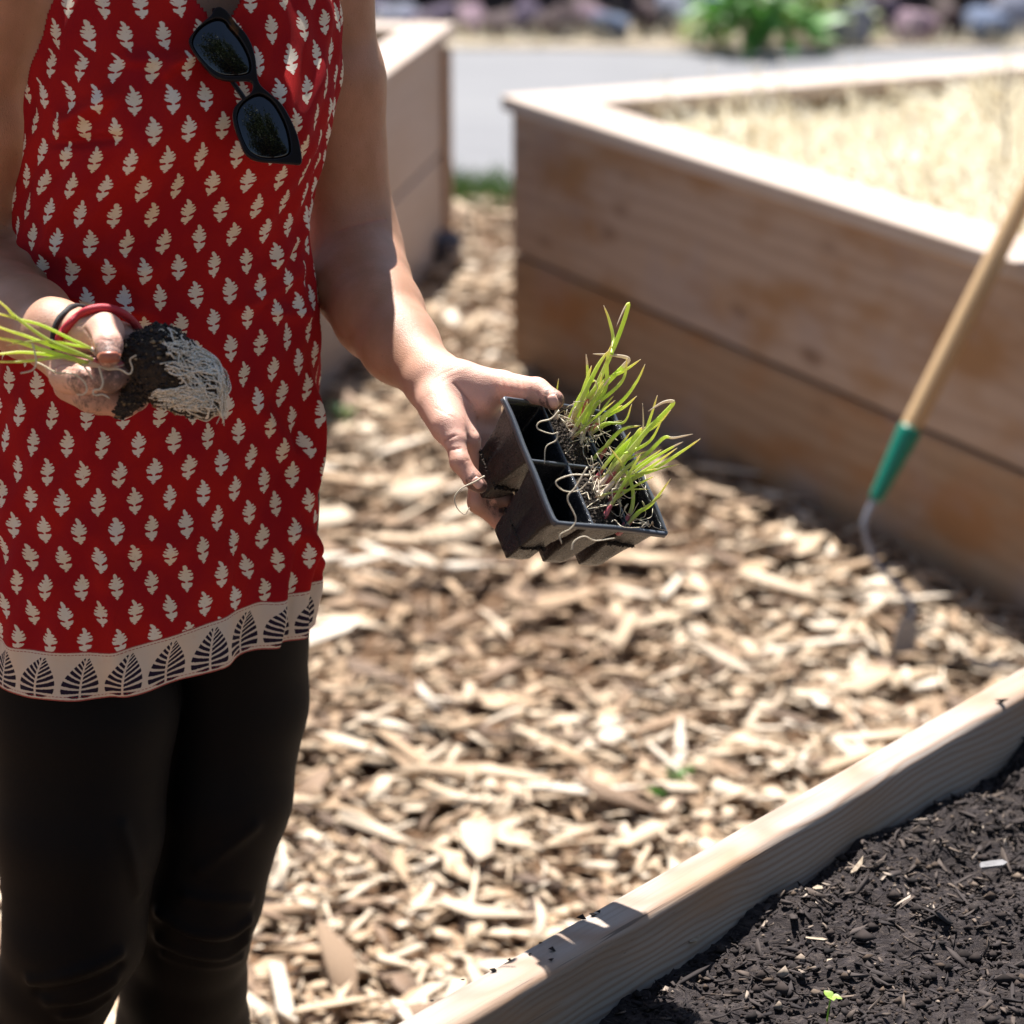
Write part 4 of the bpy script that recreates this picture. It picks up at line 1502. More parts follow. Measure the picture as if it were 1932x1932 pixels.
BN = normals(BV_, BQ)


def poly_dist(P, pts):
    d_ = np.full(len(P), 9.0)
    for a, b_ in zip(pts[:-1], pts[1:]):
        ba = b_ - a
        h_ = np.clip(((P - a) @ ba) / (ba @ ba), 0, 1)
        d_ = np.minimum(d_, np.linalg.norm(P - a - h_[:, None] * ba, axis=1))
    return d_


bvh0 = BVHTree.FromPolygons(BV_.tolist(), BQ.tolist())


def hit(px_, py_, bvh=None):
    r = FW + RX * (px_ - 966) / F + UP * (966 - py_) / F
    r = r / np.linalg.norm(r)
    h_ = (bvh or bvh0).ray_cast(Vector(C0), Vector(r))
    return None if h_[0] is None else np.array(h_[0])


# creases of palm, fingers and wrist where the skin folds
creases = [([(858, 724), (882, 752), (902, 790), (905, 831)], .0013, .0010), ([(845, 760), (875, 790), (895, 815)], .0010, .0006),
           ([(838, 832), (858, 822), (884, 826)], .0013, .0010), ([(845, 850), (866, 846), (884, 852)], .0012, .0009), ([(866, 876), (884, 868)], .0010, .0007),
           ([(800, 738), (822, 712), (860, 694)], .0010, .00025), ([(806, 748), (830, 722), (868, 704)], .0010, .0002),
           ([(822, 770), (850, 785), (880, 812)], .0009, .0005), ([(1012, 722), (1016, 745)], .0009, .0006), ([(960, 716), (966, 735)], .0008, .0004), ([(975, 718), (979, 735)], .0008, .0004),
           ([(946, 714), (951, 730)], .0008, .0004), ([(986, 719), (989, 736)], .0008, .0004),
           ([(190, 640), (205, 643), (224, 641)], .0009, .0005), ([(160, 620), (172, 640), (180, 660)], .0013, .0009), ([(104, 694), (122, 687), (140, 690)], .0012, .0009),
           ([(100, 702), (120, 696), (142, 699)], .0010, .0007), ([(150, 705), (153, 722)], .0010, .0007), ([(168, 702), (171, 720)], .0009, .0006),
           ([(640, 435), (690, 420), (726, 413)], .0022, .0006)]
cr = np.zeros(len(BV_))
for pxs, w_, dep in creases:
    pts = [hit(*q_) for q_ in pxs]
    pts = [q_ for q_ in pts if q_ is not None]
    if len(pts) < 2: continue
    pts = catmull(pts, 14)
    d_ = poly_dist(BV_, pts)
    e_ = np.exp(-(d_ / w_) ** 2)
    BV_ = BV_ - BN * (dep * e_)[:, None]
    cr = np.maximum(cr, e_ * min(1, dep / .0009))
dirt = np.zeros(len(BV_)); flush = np.zeros(len(BV_))
for c_, r_, a_ in ((TH_L[3], .0135, .62), (fing_L[3][3], .013, .85), (fing_L[2][3], .016, .9), (fing_L[2][2], .012, .8), (TH_R[3], .014, .75), (TH_R[2], .014, .35),
                   (fing_R[0][1], .016, .75), (fing_R[0][2], .017, .95), (fing_R[0][3], .016, 1.0), (fing_R[1][1], .018, .55), (fing_R[1][3], .016, .6), (fing_R[0][0], .013, .4)):
    dirt = np.maximum(dirt, a_ * np.exp(-(np.linalg.norm(BV_ - c_, axis=1) / r_) ** 2))
for c_, r_ in ([(q_[3], .018) for q_ in fing_L + fing_R] + [(q_[2], .014) for q_ in fing_L + fing_R] + [(TH_L[3], .02), (TH_R[3], .018), (TH_L[2], .014), (MCP_L[3], .02), (P3(905, 800, 2.42), .025)]):
    flush = np.maximum(flush, np.exp(-(np.linalg.norm(BV_ - c_, axis=1) / r_) ** 2))
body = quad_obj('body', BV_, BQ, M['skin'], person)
palm_lit = np.zeros(len(BV_))  # where the hands get the painted-in sunlit paleness
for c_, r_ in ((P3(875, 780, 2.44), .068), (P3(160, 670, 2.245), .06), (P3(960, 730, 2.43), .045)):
    palm_lit = np.maximum(palm_lit, np.exp(-(np.linalg.norm(BV_ - c_, axis=1) / r_) ** 2))
set_attr(body, 'palm', palm_lit)
set_attr(body, 'dirt', dirt); set_attr(body, 'crease', cr); set_attr(body, 'flush', flush)
body_bvh = BVHTree.FromPolygons(BV_.tolist(), BQ.tolist())

# nails
m_nail, nt, b = mat('fingernail', (.62, .36, .30), .28)
nz = noise(nt, 160, 4)
basecol(nt, b, mix(nt, E(nz.outputs['Fac']).step(.55, .7) * .5, (.64, .37, .30), (.30, .14, .09)))
m_nail2, nt, b = mat('stained_fingernail', (.36, .11, .065), .35)
nz = noise(nt, 160, 5)
basecol(nt, b, mix(nt, E(nz.outputs['Fac']).step(.5, .7), (.40, .13, .075), (.20, .055, .035)))


def nail(cx_, cy_, rx_, ry_, rot_, material):
    n_, vs, fs = 7, [], []
    c_, s_ = math.cos(rot_), math.sin(rot_)
    idx = {}
    last = None
    for i in range(n_):
        for j in range(n_):
            a_, b_ = (i / (n_ - 1) * 2 - 1), (j / (n_ - 1) * 2 - 1)
            # square to rounded square
            k_ = 1 - .22 * (a_ * a_ * b_ * b_)
            dx_, dy_ = a_ * rx_ * k_, b_ * ry_ * k_
            p_ = hit(cx_ + dx_ * c_ - dy_ * s_, cy_ + dx_ * s_ + dy_ * c_, body_bvh)
            if p_ is None or (last is not None and np.linalg.norm(p_ - last) > .012): p_ = last if last is not None else np.array(at(cx_, cy_, 2.4))
            last = p_
            nn_ = body_bvh.find_nearest(Vector(p_))[1]
            nn_ = np.array(nn_)
            if nn_ @ FW > 0: nn_ = -nn_
            vs.append(p_ + nn_ * (.0007 * (1 - .6 * max(abs(a_), abs(b_)) ** 3)))
    for i in range(n_ - 1):
        for j in range(n_ - 1):
            fs.append((i * n_ + j, (i + 1) * n_ + j, (i + 1) * n_ + j + 1, i * n_ + j + 1))
    o = mesh_obj('fingernail', np.array(vs), fs, material, body)
    md = o.modifiers.new('thickness', 'SOLIDIFY'); md.thickness = .0006; md.offset = 0
    return o


nail(1044, 757, 9, 13, -.35, m_nail)
nail(901, 911, 9, 11, -.75, m_nail)
nail(206, 674, 22, 10.5, -.03, m_nail2)

# hair: a cap over the skull and a low bun
hg = [([ell(hx(-.028, 0, .034), AX, (.098, .086, .100), .02), ell(hx(-.05, 0, -.02), AX, (.075, .080, .075), .03), ell(hx(-.125, 0, -.035), AX, (.042, .046, .042), .02),
        cone(hx(.045, -.068, .05), hx(.0, -.082, -.03), .014, .012, .02), cone(hx(.045, .068, .05), hx(.0, .082, -.03), .014, .012, .02)], .01)]
HVv, HQ = surface(hg, .004)
m_hair, nt, b = mat('dark_hair', (.022, .014, .010), .42)
nz = noise(nt, 1, 4, .7, vec=coords(nt, 'Object', (60, 60, 400)))
bump(nt, b, nz.outputs['Fac'], .8, .004)
quad_obj('hair', relax(HVv, HQ, 2), HQ, m_hair, person)

# ---- leggings and shoes
HIP_R, HIP_L = np.array([-0.4190, 2.3940, 0.8849]), np.array([-0.2687, 2.4638, 0.8849])
def at_y(px_, py_, Y):
    r = FW + RX * (px_ - 966) / F + UP * (966 - py_) / F
    return C0 + r * (Y / r[1])
legR = [HIP_R, at_y(158, 1330, 2.381), at_y(150, 1560, 2.367), at_y(140, 1760, 2.357), at_y(108, 1850, 2.367), at_y(82, 1935, 2.386)]
rrR = [.088, .0875, .078, .066, .0565, .054]
legL = [HIP_L, at_y(440, 1320, 2.473), at_y(419, 1500, 2.464), at_y(378, 1690, 2.454), at_y(360, 1765, 2.469), at_y(346, 1850, 2.493), at_y(345, 1935, 2.512)]
rrL = [.080, .0715, .067, .0600, .0575, .0625, .0665]
ANK_R, ANK_L = np.array([-.445, 2.43, .09]), np.array([-.328, 2.55, .09])
legR += [legR[-1] * .5 + ANK_R * .5 + [0, .012, 0], ANK_R]; rrR += [.054, .036]
legL += [legL[-1] * .55 + ANK_L * .45 + [0, .012, 0], ANK_L]; rrL += [.058, .036]
pelvis = [cone(HIP_R + [0, 0, .06], HIP_L + [0, 0, .06], .084, .082, .04), cone(HIP_R + [.03, 0, .16], HIP_L + [-.03, 0, .16], .078, .078, .04)]
LV, LQ = surface([(chain(legR, rrR, .012), .01), (chain(legL, rrL, .012), .004), (pelvis, .04)], .0032)
LV = relax(LV, LQ, 2)
LN = normals(LV, LQ)


def fold(V_, N_, pts, w_, amp):
    q_ = catmull(pts, 16)
    d_ = poly_dist(V_, q_)
    return V_ + N_ * (amp * np.exp(-(d_ / w_) ** 2))[:, None]


leg_bvh = BVHTree.FromPolygons(LV.tolist(), LQ.tolist())
for pxs, w_, amp in (([(300, 1722), (360, 1760), (430, 1762), (468, 1738)], .006, .005), ([(320, 1742), (380, 1780), (440, 1778), (466, 1758)], .005, -.004),
                     ([(300, 1770), (370, 1800), (430, 1800), (462, 1775)], .006, .005), ([(380, 1640), (430, 1600), (480, 1560)], .007, .003),
                     ([(350, 1690), (420, 1700), (470, 1700)], .006, .003), ([(310, 1800), (400, 1822), (455, 1806)], .005, .003),
                     ([(60, 1850), (150, 1835), (225, 1800)], .007, .005), ([(70, 1870), (150, 1860), (225, 1822)], .006, -.004), ([(90, 1890), (160, 1882), (215, 1852)], .006, .004),
                     ([(120, 1915), (170, 1905), (205, 1880)], .006, .004), ([(230, 1560), (250, 1620), (262, 1680)], .007, .003)):
    pts = [hit(px_, py_, leg_bvh) for px_, py_ in pxs]
    pts = [q_ for q_ in pts if q_ is not None]
    if len(pts) > 1: LV = fold(LV, LN, pts, w_, amp)
m_leg, nt, b = mat('black_jersey', (.0026, .0024, .0029), .66)
b.inputs['Specular IOR Level'].default_value = .12
nz = noise(nt, 1, 3, .6, vec=coords(nt, 'Object', (900, 900, 900)))
bump(nt, b, nz.outputs['Fac'], .25, .0006)
quad_obj('leggings', LV, LQ, m_leg, person)
m_shoe, nt, b = mat('grey_shoe', (.12, .12, .13), .7)
m_sole, nt, b = mat('white_sole', (.7, .68, .64), .6)
for ank in (ANK_R, ANK_L):
    d_ = FWD
    sg = [([cone(ank + [0, 0, -.035] - d_ * .04, ank + [0, 0, -.045] + d_ * .10, .036, .036, .03), cone(ank + [0, 0, -.045] + d_ * .10, ank + [0, 0, -.052] + d_ * .155, .038, .030, .02),
            cone(ank + [0, 0, -.03] - d_ * .02, ank + [0, 0, .01] - d_ * .01, .038, .040, .02)], .01)]
    v_, q_ = surface(sg, .004)
    v_ = relax(v_, q_, 1)
    v_[:, 2] = np.maximum(v_[:, 2], .018)
    sh_ = quad_obj('shoe', v_, q_, m_shoe, person)
    s2 = [([cone(ank + [0, 0, -.062] - d_ * .045, ank + [0, 0, -.062] + d_ * .155, .041, .036, .03)], .01)]
    v_, q_ = surface(s2, .005)
    v_[:, 2] = np.clip(v_[:, 2], .002, .026)
    quad_obj('sole', v_, q_, m_sole, sh_)

# ---- wrist bands of her right arm
ua = (WR_R - EL_R) / np.linalg.norm(WR_R - EL_R)


def band(ctr, axis, tilt_vec, rad, thick, n_=48, sx=1.0):
    ax_ = axis + tilt_vec; ax_ = ax_ / np.linalg.norm(ax_)
    a_ = np.cross(ax_, [0.2, .1, 1.0]); a_ /= np.linalg.norm(a_)
    b_ = np.cross(ax_, a_)
    th_ = np.linspace(0, 2 * math.pi, n_, endpoint=False)
    w_ = 1 + .02 * np.sin(th_ * 5)
    return ctr + rad * w_[:, None] * (np.cos(th_)[:, None] * a_ * sx + np.sin(th_)[:, None] * b_), thick


def ring_through(pxs, n_=64):
    """closed loop through given points"""
    p_ = np.array(pxs)
    k_ = len(p_)
    t_ = np.linspace(0, k_, n_, endpoint=False)
    i_ = t_.astype(int); f_ = (t_ - i_)[:, None]
    a, b_, c_, d_ = p_[(i_ - 1) % k_], p_[i_ % k_], p_[(i_ + 1) % k_], p_[(i_ + 2) % k_]
    return .5 * (2 * b_ + (c_ - a) * f_ + (2 * a - 5 * b_ + 4 * c_ - d_) * f_ ** 2 + (3 * b_ - a - 3 * c_ + d_) * f_ ** 3)


m_blk, nt, b = mat('black_elastic', (.012, .010, .012), .6)
nz = noise(nt, 1500, 2); bump(nt, b, nz.outputs['Fac'], .5, .0006)
m_redb, nt, b = mat('red_elastic', (.42, .008, .025), .5)
nz = noise(nt, 900, 2); bump(nt, b, nz.outputs['Fac'], .4, .0006)


def arm_loop(pxs, back):
    """front points lie on the skin, the rest runs behind the wrist"""
    pts = []
    for px_, py_, dd in pxs:
        p_ = hit(px_, py_, body_bvh)
        pts.append(P3(px_, py_, dd) if (dd or p_ is None) else p_ - FW * .0022)
    for px_, py_, dd in back:
        pts.append(P3(px_, py_, dd))
    return ring_through(pts)


lp = arm_loop([(101, 655, 0), (101, 640, 0), (104, 620, 0), (112, 602, 0), (124, 589, 0), (136, 579, 2.307)], [(155, 579, 2.330), (168, 590, 2.355), (150, 640, 2.385), (112, 668, 2.355)])
v, f = tube_geo(lp, .0026, 8, closed=True)
mesh_obj('hair_tie', v, f, m_blk, person)
lp = arm_loop([(112, 642, 0), (122, 624, 0), (134, 610, 0), (150, 596, 0)], [(168, 585, 2.273), (195, 581, 2.277), (225, 588, 2.285), (250, 606, 2.300), (266, 632, 2.315), (262, 660, 2.335), (220, 690, 2.360), (150, 690, 2.365), (115, 668, 2.340)])
v, f = tube_geo(lp, .0036, 8, closed=True)
mesh_obj('wristband', v, f, m_redb, person)


# ------------------------------------------------------------------ sunglasses hooked on the neckline
GS = 1.0 / 4.391 * .7547
def gpx(c_): return 332 + c_[0] * .1719, c_[1] * .1719
lens1 = [(480, 208), (545, 240), (590, 300), (700, 430), (780, 570), (822, 700), (815, 790), (760, 825), (660, 838), (540, 835), (440, 800), (350, 730), (250, 620), (185, 520), (172, 450), (215, 350), (300, 270), (400, 218)]
lens2 = [(895, 1035), (985, 1058), (1080, 1140), (1165, 1280), (1225, 1430), (1258, 1600), (1245, 1695), (1150, 1738), (1010, 1748), (890, 1722), (790, 1650), (725, 1530), (680, 1400), (660, 1285), (695, 1175), (780, 1085)]
outer = [(470, 78), (560, 130), (650, 250), (760, 370), (835, 510), (872, 660), (885, 790), (905, 900), (950, 965), (1040, 1040), (1160, 1150), (1260, 1320), (1335, 1500), (1378, 1720), (1368, 1805), (1280, 1805), (1100, 1792), (890, 1770),
         (765, 1700), (700, 1560), (640, 1390), (622, 1260), (648, 1170), (730, 1090), (815, 1030), (845, 960), (835, 915), (790, 893), (700, 893), (540, 890), (400, 832), (280, 700), (180, 555), (140, 455), (175, 375), (280, 260), (390, 165), (405, 120)]
gh = [hit(*gpx(c_), tunic_bvh) for c_ in ((300, 400), (800, 500), (1250, 1700), (680, 1350), (560, 820))]
gh = np.array([q_ for q_ in gh if q_ is not None])
gc = gh.mean(0)
e1_ = gh[2] - gh[0]; e1_ /= np.linalg.norm(e1_)
nn_ = np.cross(e1_, gh[1] - gh[3]); nn_ /= np.linalg.norm(nn_)
if nn_ @ FW > 0: nn_ = -nn_
nn_ = nn_ * .75 + np.array([.05, -.75, .42]); nn_ /= np.linalg.norm(nn_)
nn_g = nn_.copy()
off = max((gh - gc) @ nn_) + .012


def onplane(c_, lift=0.0):
    x_, y_ = gpx(c_)
    r = FW + RX * (x_ - 966) / F + UP * (966 - y_) / F
    o_ = gc + nn_ * (off + lift)
    return C0 + r * (((o_ - C0) @ nn_) / (r @ nn_))


def dense(poly, n_):
    p_ = ring_through([(q_[0], q_[1]) for q_ in poly], n_)
    return p_


glasses = empty('sunglasses', tuple(onplane((880, 950))))
tag(glasses, 'dark cat eye sunglasses hanging from the neckline of the red tunic', 'sunglasses')
m_fr, nt, b = mat('tortoiseshell_frame', (.010, .008, .009), .3)
b.inputs['Specular IOR Level'].default_value = .22
nz = noise(nt, 90, 3)
basecol(nt, b, mix(nt, E(nz.outputs['Fac']).step(.62, .72), (.008, .007, .009), (.07, .032, .010)))
m_ln, nt, b = mat('dark_lens', (.003, .003, .004), .02)
b.inputs['Specular IOR Level'].default_value = .9
# frame front with two openings, filled from curves
cu = bpy.data.curves.new('frame', 'CURVE'); cu.dimensions = '2D'; cu.fill_mode = 'BOTH'
ex = RX - nn_ * (RX @ nn_); ex /= np.linalg.norm(ex)
ey = np.cross(nn_, ex)
o0 = onplane((880, 950))
for poly, n_ in ((outer, 130), (lens1, 60), (lens2, 60)):
    sp_ = cu.splines.new('POLY')
    P_ = [onplane(c_) - o0 for c_ in dense(poly, n_)]
    sp_.points.add(len(P_) - 1)
    for q_, w_ in zip(sp_.points, P_): q_.co = (w_ @ ex, w_ @ ey, 0, 1)
    sp_.use_cyclic_u = True
cu.extrude = .0012; cu.bevel_depth = .0011; cu.bevel_resolution = 3; cu.offset = -.0011
tmp = bpy.data.objects.new('frame_curve', cu); link(tmp)
dg = bpy.context.evaluated_depsgraph_get()
me = bpy.data.meshes.new_from_object(tmp.evaluated_get(dg))
bpy.data.objects.remove(tmp)
Rm = Matrix((ex, ey, nn_)).transposed()
me.transform(Rm.to_4x4())
me.materials.clear(); me.materials.append(m_fr)
o = bpy.data.objects.new('frame', me); link(o, glasses)
for poly in (lens1, lens2):
    ring_ = [onplane(c_) for c_ in dense(poly, 56)]
    ctr = np.mean(ring_, 0)
    vs, fs = [], []
    NR = 10
    for r_ in range(1, NR + 1):
        t_ = r_ / NR
        for q_ in ring_:
            vs.append(ctr + (q_ - ctr) * t_ * 1.015 + nn_ * (.0030 * (1 - t_ * t_) - .0008))
    vs.append(ctr + nn_ * .0022)
    k_ = len(ring_)
    for r_ in range(NR - 1):
        for i in range(k_):
            i2 = (i + 1) % k_
            fs.append((r_ * k_ + i, r_ * k_ + i2, (r_ + 1) * k_ + i2, (r_ + 1) * k_ + i))
    for i in range(k_): fs.append((len(vs) - 1, (i + 1) % k_, i))
    o = mesh_obj('lens', np.array(vs), fs, m_ln, glasses)
    md = o.modifiers.new('thickness', 'SOLIDIFY'); md.thickness = .0015
# temples folded behind the front
t_a = [onplane((1330, 1770), -.003), onplane((1300, 1720), -.010), onplane((1000, 1420), -.012), onplane((700, 1010), -.010), onplane((610, 880), -.010), onplane((480, 700), -.012), onplane((400, 560), -.014)]
v, f = tube_geo(catmull(t_a, 40), np.concatenate([np.full(30, .0032), np.linspace(.0032, .0045, 10)]), 8, flat=.55)
mesh_obj('temple', v, f, m_fr, glasses)
t_b = [onplane((455, 115), -.003), onplane((430, 120), -.010), onplane((470, 230), -.018), onplane((640, 600), -.030), onplane((820, 1000), -.036)]
v, f = tube_geo(catmull(t_b, 40), np.concatenate([np.full(30, .0032), np.linspace(.0032, .0045, 10)]), 8, flat=.55)
mesh_obj('temple', v, f, m_fr, glasses)


# ------------------------------------------------------------------ six cell seedling tray held in her left hand
tray = empty('seedling_tray', tuple(TR_O))
tag(tray, 'black plastic six cell seedling tray held in the sunlit hand', 'seedling tray')
m_pl, nt, b = mat('black_plastic', (.007, .0075, .009), .26)
b.inputs['Specular IOR Level'].default_value = .42
nz = noise(nt, 40, 5, .65)
nz2 = noise(nt, 300, 4)
smear = E(nz.outputs['Fac']).step(.52, .72)
basecol(nt, b, mix(nt, smear * .12, (.006, .0066, .0085), (.05, .042, .036)))
nt.links.new((smear * .22 + .17).s, b.inputs['Roughness'])
bump(nt, b, E(nz.outputs['Fac']) * 2, .35, .0018)
m_rim, nt, b = mat('tray_rim', (.06, .068, .082), .36)  # same black plastic; its lit blue-grey look is put into the colour
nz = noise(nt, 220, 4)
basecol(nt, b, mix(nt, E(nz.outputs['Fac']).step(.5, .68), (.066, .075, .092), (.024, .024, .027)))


def rrect(a0, a1, b0, b1, r_, n_=4):
    pts = []
    for (ca, cb, st_) in ((a1 - r_, b1 - r_, 0), (a0 + r_, b1 - r_, 1), (a0 + r_, b0 + r_, 2), (a1 - r_, b0 + r_, 3)):
        for k in range(n_ + 1):
            t_ = (st_ + k / n_) * math.pi / 2
            pts.append((ca + r_ * math.cos(t_), cb + r_ * math.sin(t_)))
    # densify the straight runs
    out = []
    for i in range(len(pts)):
        p_, q_ = np.array(pts[i]), np.array(pts[(i + 1) % len(pts)])
        m_ = max(1, int(np.linalg.norm(q_ - p_) / .005))
        for k in range(m_): out.append(p_ + (q_ - p_) * k / m_)
    return np.array(out)


PA, PB_ = (TL - .006) / 2, (TW - .006) / 3
LIP = .003
for ia in range(2):
    for ib in range(3):
        a0, b0 = LIP + ia * PA, LIP + ib * PB_
        top = rrect(a0 + .0006, a0 + PA - .0006, b0 + .0006, b0 + PB_ - .0006, .003)
        ca, cb = a0 + PA / 2, b0 + PB_ / 2
        if ib == 0: cb -= .000
        vs, fs = [], []
        levels = [(0, 1.0, 1.0), (-.003, .98, .985), (-.014, .87, .90), (-.028, .765, .80), (-.044, .675, .71), (-.060, .60, .635), (-.072, .545, .58), (-.077, .49, .52), (-.0785, .39, .40)]
        n_ = len(top)
        for li, (c_, sa, sb) in enumerate(levels):
            for k in range(n_):
                a_, b_ = ca + (top[k][0] - ca) * sa, cb + (top[k][1] - cb) * sb
                if 0 < li < 8:
                    w_ = .0030 * (abs(math.sin(a_ * 95 + c_ * 120 + ia * 2.1 + ib)) - .5) * math.sin(b_ * 130 - c_ * 150 + ib * 1.7) + .0008 * math.sin(a_ * 520 + c_ * 430) * math.sin(b_ * 470 + ia)
                    w_ *= (.4, .9, 1, 1, .8, .35, .2)[li - 1]
                    dv = np.array([a_ - ca, b_ - cb]); dv /= np.linalg.norm(dv)
                    a_, b_ = a_ + dv[0] * w_, b_ + dv[1] * w_
                vs.append(tr(a_, b_, c_ - .0008))
            if li:
                for k in range(n_):
                    k2 = (k + 1) % n_
                    fs.append(((li - 1) * n_ + k, (li - 1) * n_ + k2, li * n_ + k2, li * n_ + k))
        fs.append(tuple((len(levels) - 1) * n_ + k for k in range(n_)))
        o = mesh_obj('cell', np.array(vs), fs, m_pl, tray)
        md = o.modifiers.new('thickness', 'SOLIDIFY'); md.thickness = .0006; md.offset = 1
# rim: flat lip turned down at its outer edge
def warp(a_, b_): return .0012 * math.sin(a_ * 45 + b_ * 31) + .0008 * math.sin(a_ * 95 - b_ * 60)
outer_l = rrect(0, TL, 0, TW, .003); inner_l = rrect(LIP, TL - LIP, LIP, TW - LIP, .0022)
th_s = np.linspace(0, 1, 160, endpoint=False)
def resample(P_, n_):
    d_ = np.linalg.norm(np.roll(P_, -1, 0) - P_, axis=1); c_ = np.concatenate([[0], np.cumsum(d_)])
    Q_ = np.vstack([P_, P_[:1]]); t_ = np.linspace(0, c_[-1], n_, endpoint=False)
    return np.stack([np.interp(t_, c_, Q_[:, k]) for k in (0, 1)], 1)
A_ = resample(outer_l, 160); B_ = resample(inner_l, 160)
vs, fs = [], []
for (P_, c_, gr) in ((A_, -.0035, .0004), (A_, .0004, 0), (A_, .0012, -.0008), (B_, .0012, 0), (B_, -.003, 0)):
    ctr = np.array([TL / 2, TW / 2])
    for p_ in P_:
        d_ = (p_ - ctr) / np.linalg.norm(p_ - ctr)
        q_ = p_ + d_ * gr
        vs.append(tr(q_[0], q_[1], c_ + warp(*p_) * .6))
for li in range(4):
    for k in range(160):
        k2 = (k + 1) % 160
        fs.append((li * 160 + k, li * 160 + k2, (li + 1) * 160 + k2, (li + 1) * 160 + k))
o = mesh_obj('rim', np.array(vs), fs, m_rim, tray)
md = o.modifiers.new('thickness', 'SOLIDIFY'); md.thickness = .0004
# dividers between the cells, sagging a little in the middle
def divider(pa, pb, sag):
    vs, fs = [], []
    n_ = 14
    for i in range(n_ + 1):
        t_ = i / n_
        a_, b_ = pa[0] + (pb[0] - pa[0]) * t_, pa[1] + (pb[1] - pa[1]) * t_
        c_ = -.0004 - sag * math.sin(math.pi * t_) ** 1.5
        nd = np.array([-(pb[1] - pa[1]), pb[0] - pa[0]]); nd /= np.linalg.norm(nd)
        for s_, e_ in ((-1, -.004), (-.7, 0), (.7, 0), (1, -.004)):
            vs.append(tr(a_ + nd[0] * s_ * .0014, b_ + nd[1] * s_ * .0014, c_ + e_))
        if i:
            for k in range(3):
                q_ = (i - 1) * 4 + k
                fs.append((q_, q_ + 1, q_ + 5, q_ + 4))
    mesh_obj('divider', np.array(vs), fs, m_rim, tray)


divider((LIP + PA, LIP), (LIP + PA, TW - LIP), .0)
divider((LIP, LIP + PB_), (TL - LIP, LIP + PB_), .0)
divider((LIP, LIP + 2 * PB_), (TL - LIP, LIP + 2 * PB_), .0)
# potting soil in the cells
parts = []
for ia in range(2):
    for ib in range(3):
        lev = [(-.057, -.055), (-.010, -.009), (-.040, -.034)][ib][ia]
        a0, b0 = LIP + ia * PA, LIP + ib * PB_
        k_ = 1 + lev * 5.5
        ca, cb = a0 + PA / 2, b0 + PB_ / 2
        n_ = 26
        vs, fs = [], []
        for i in range(n_):
            for j in range(n_):
                u_, v_ = i / (n_ - 1) - .5, j / (n_ - 1) - .5
                hh = .006 * (1 - 4 * u_ * u_) * (1 - 4 * v_ * v_) * (1.3 if ib == 1 else .6) + .0014 * math.sin(i * 1.9 + ib) * math.sin(j * 2.3 + ia) + random.uniform(-.0012, .0012)
                vs.append(tr(ca + u_ * PA * k_ * .98, cb + v_ * PB_ * k_ * .98, lev + hh))
        fs = [(i * n_ + j, (i + 1) * n_ + j, (i + 1) * n_ + j + 1, i * n_ + j + 1) for i in range(n_ - 1) for j in range(n_ - 1)]
        parts.append((np.array(vs), fs))
        nc = 420 if ib == 1 else 160
        u_, v_ = rng.uniform(-.46, .46, nc), rng.uniform(-.46, .46, nc)
        hh = lev + .006 * (1 - 4 * u_ * u_) * (1 - 4 * v_ * v_) * (1.3 if ib == 1 else .6)
        for q_ in range(nc):
            r_ = random.uniform(.0006, .0019)
            v8 = oc * r_ * rng.uniform(.6, 1.4, (6, 1)) + tr(ca + u_[q_] * PA * k_, cb + v_[q_] * PB_ * k_, hh[q_] + r_ * .5)
            parts.append((v8, of.reshape(-1, 3).tolist()))
m_ps, nt, b = mat('potting_soil', (.02, .015, .013), .95)
nz = noise(nt, 380, 3, .6)
basecol(nt, b, ramp(nt, nz.outputs['Fac'], [(.4, (.010, .008, .008)), (.56, (.032, .023, .018)), (.64, (.16, .10, .05)), (.72, (.42, .32, .20))]))
v, f = join_geo(parts)
o = mesh_obj('potting_soil', v, f, m_ps, tray, smooth=False)
o['kind'] = 'stuff'


# ------------------------------------------------------------------ onion seedlings
def seed_mat(name):
    m, nt, b = mat(name, (.4, .5, .1), .38)
    t_ = attr(nt, 'along'); w_ = attr(nt, 'dry'); r = rnd(nt)
    nz = E(noise(nt, 120, 3).outputs['Fac'])
    c = ramp(nt, (t_ + (nz - .5) * .08).s, [(0.0, (.42, .13, .16)), (.10, (.55, .36, .28)), (.22, (.60, .62, .28)), (.45, (.64, .78, .16)), (.78, (.78, .83, .25)), (.93, (.88, .78, .32)), (1.0, (.84, .73, .54))])
    c = mix(nt, (w_ + (nz - .5) * .3).step(.35, .65), c, (.72, .62, .48))
    basecol(nt, b, c)
    tl = nt.nodes.new('ShaderNodeBsdfTranslucent'); nt.links.new(c, tl.inputs[0])
    ms = nt.nodes.new('ShaderNodeMixShader'); ms.inputs[0].default_value = .48
    nt.links.new(b.outputs[0], ms.inputs[1]); nt.links.new(tl.outputs[0], ms.inputs[2])
    nt.links.new(ms.outputs[0], nt.nodes['Material Output'].inputs[0])
    return m


M['blade'] = seed_mat('onion_leaf')
m_bulb, nt, b = mat('onion_stem', (.26, .04, .07), .35)
nz = noise(nt, 60, 3)
basecol(nt, b, mix(nt, E(nz.outputs['Fac']).step(.4, .65), (.33, .035, .07), (.55, .22, .20)))
b.inputs['Subsurface Weight'].default_value = .2
b.inputs['Subsurface Radius'].default_value = (.003, .001, .001)
m_bulbw, nt, b = mat('onion_stem_pale', (.60, .48, .38), .4)
m_root, nt, b = mat('white_root', (.66, .58, .44), .55)
nz = noise(nt, 90, 3)
basecol(nt, b, mix(nt, E(nz.outputs['Fac']).step(.4, .65), (.70, .63, .50), (.46, .36, .22)))
b.inputs['Subsurface Weight'].default_value = .15
b.inputs['Subsurface Radius'].default_value = (.002, .0015, .001)


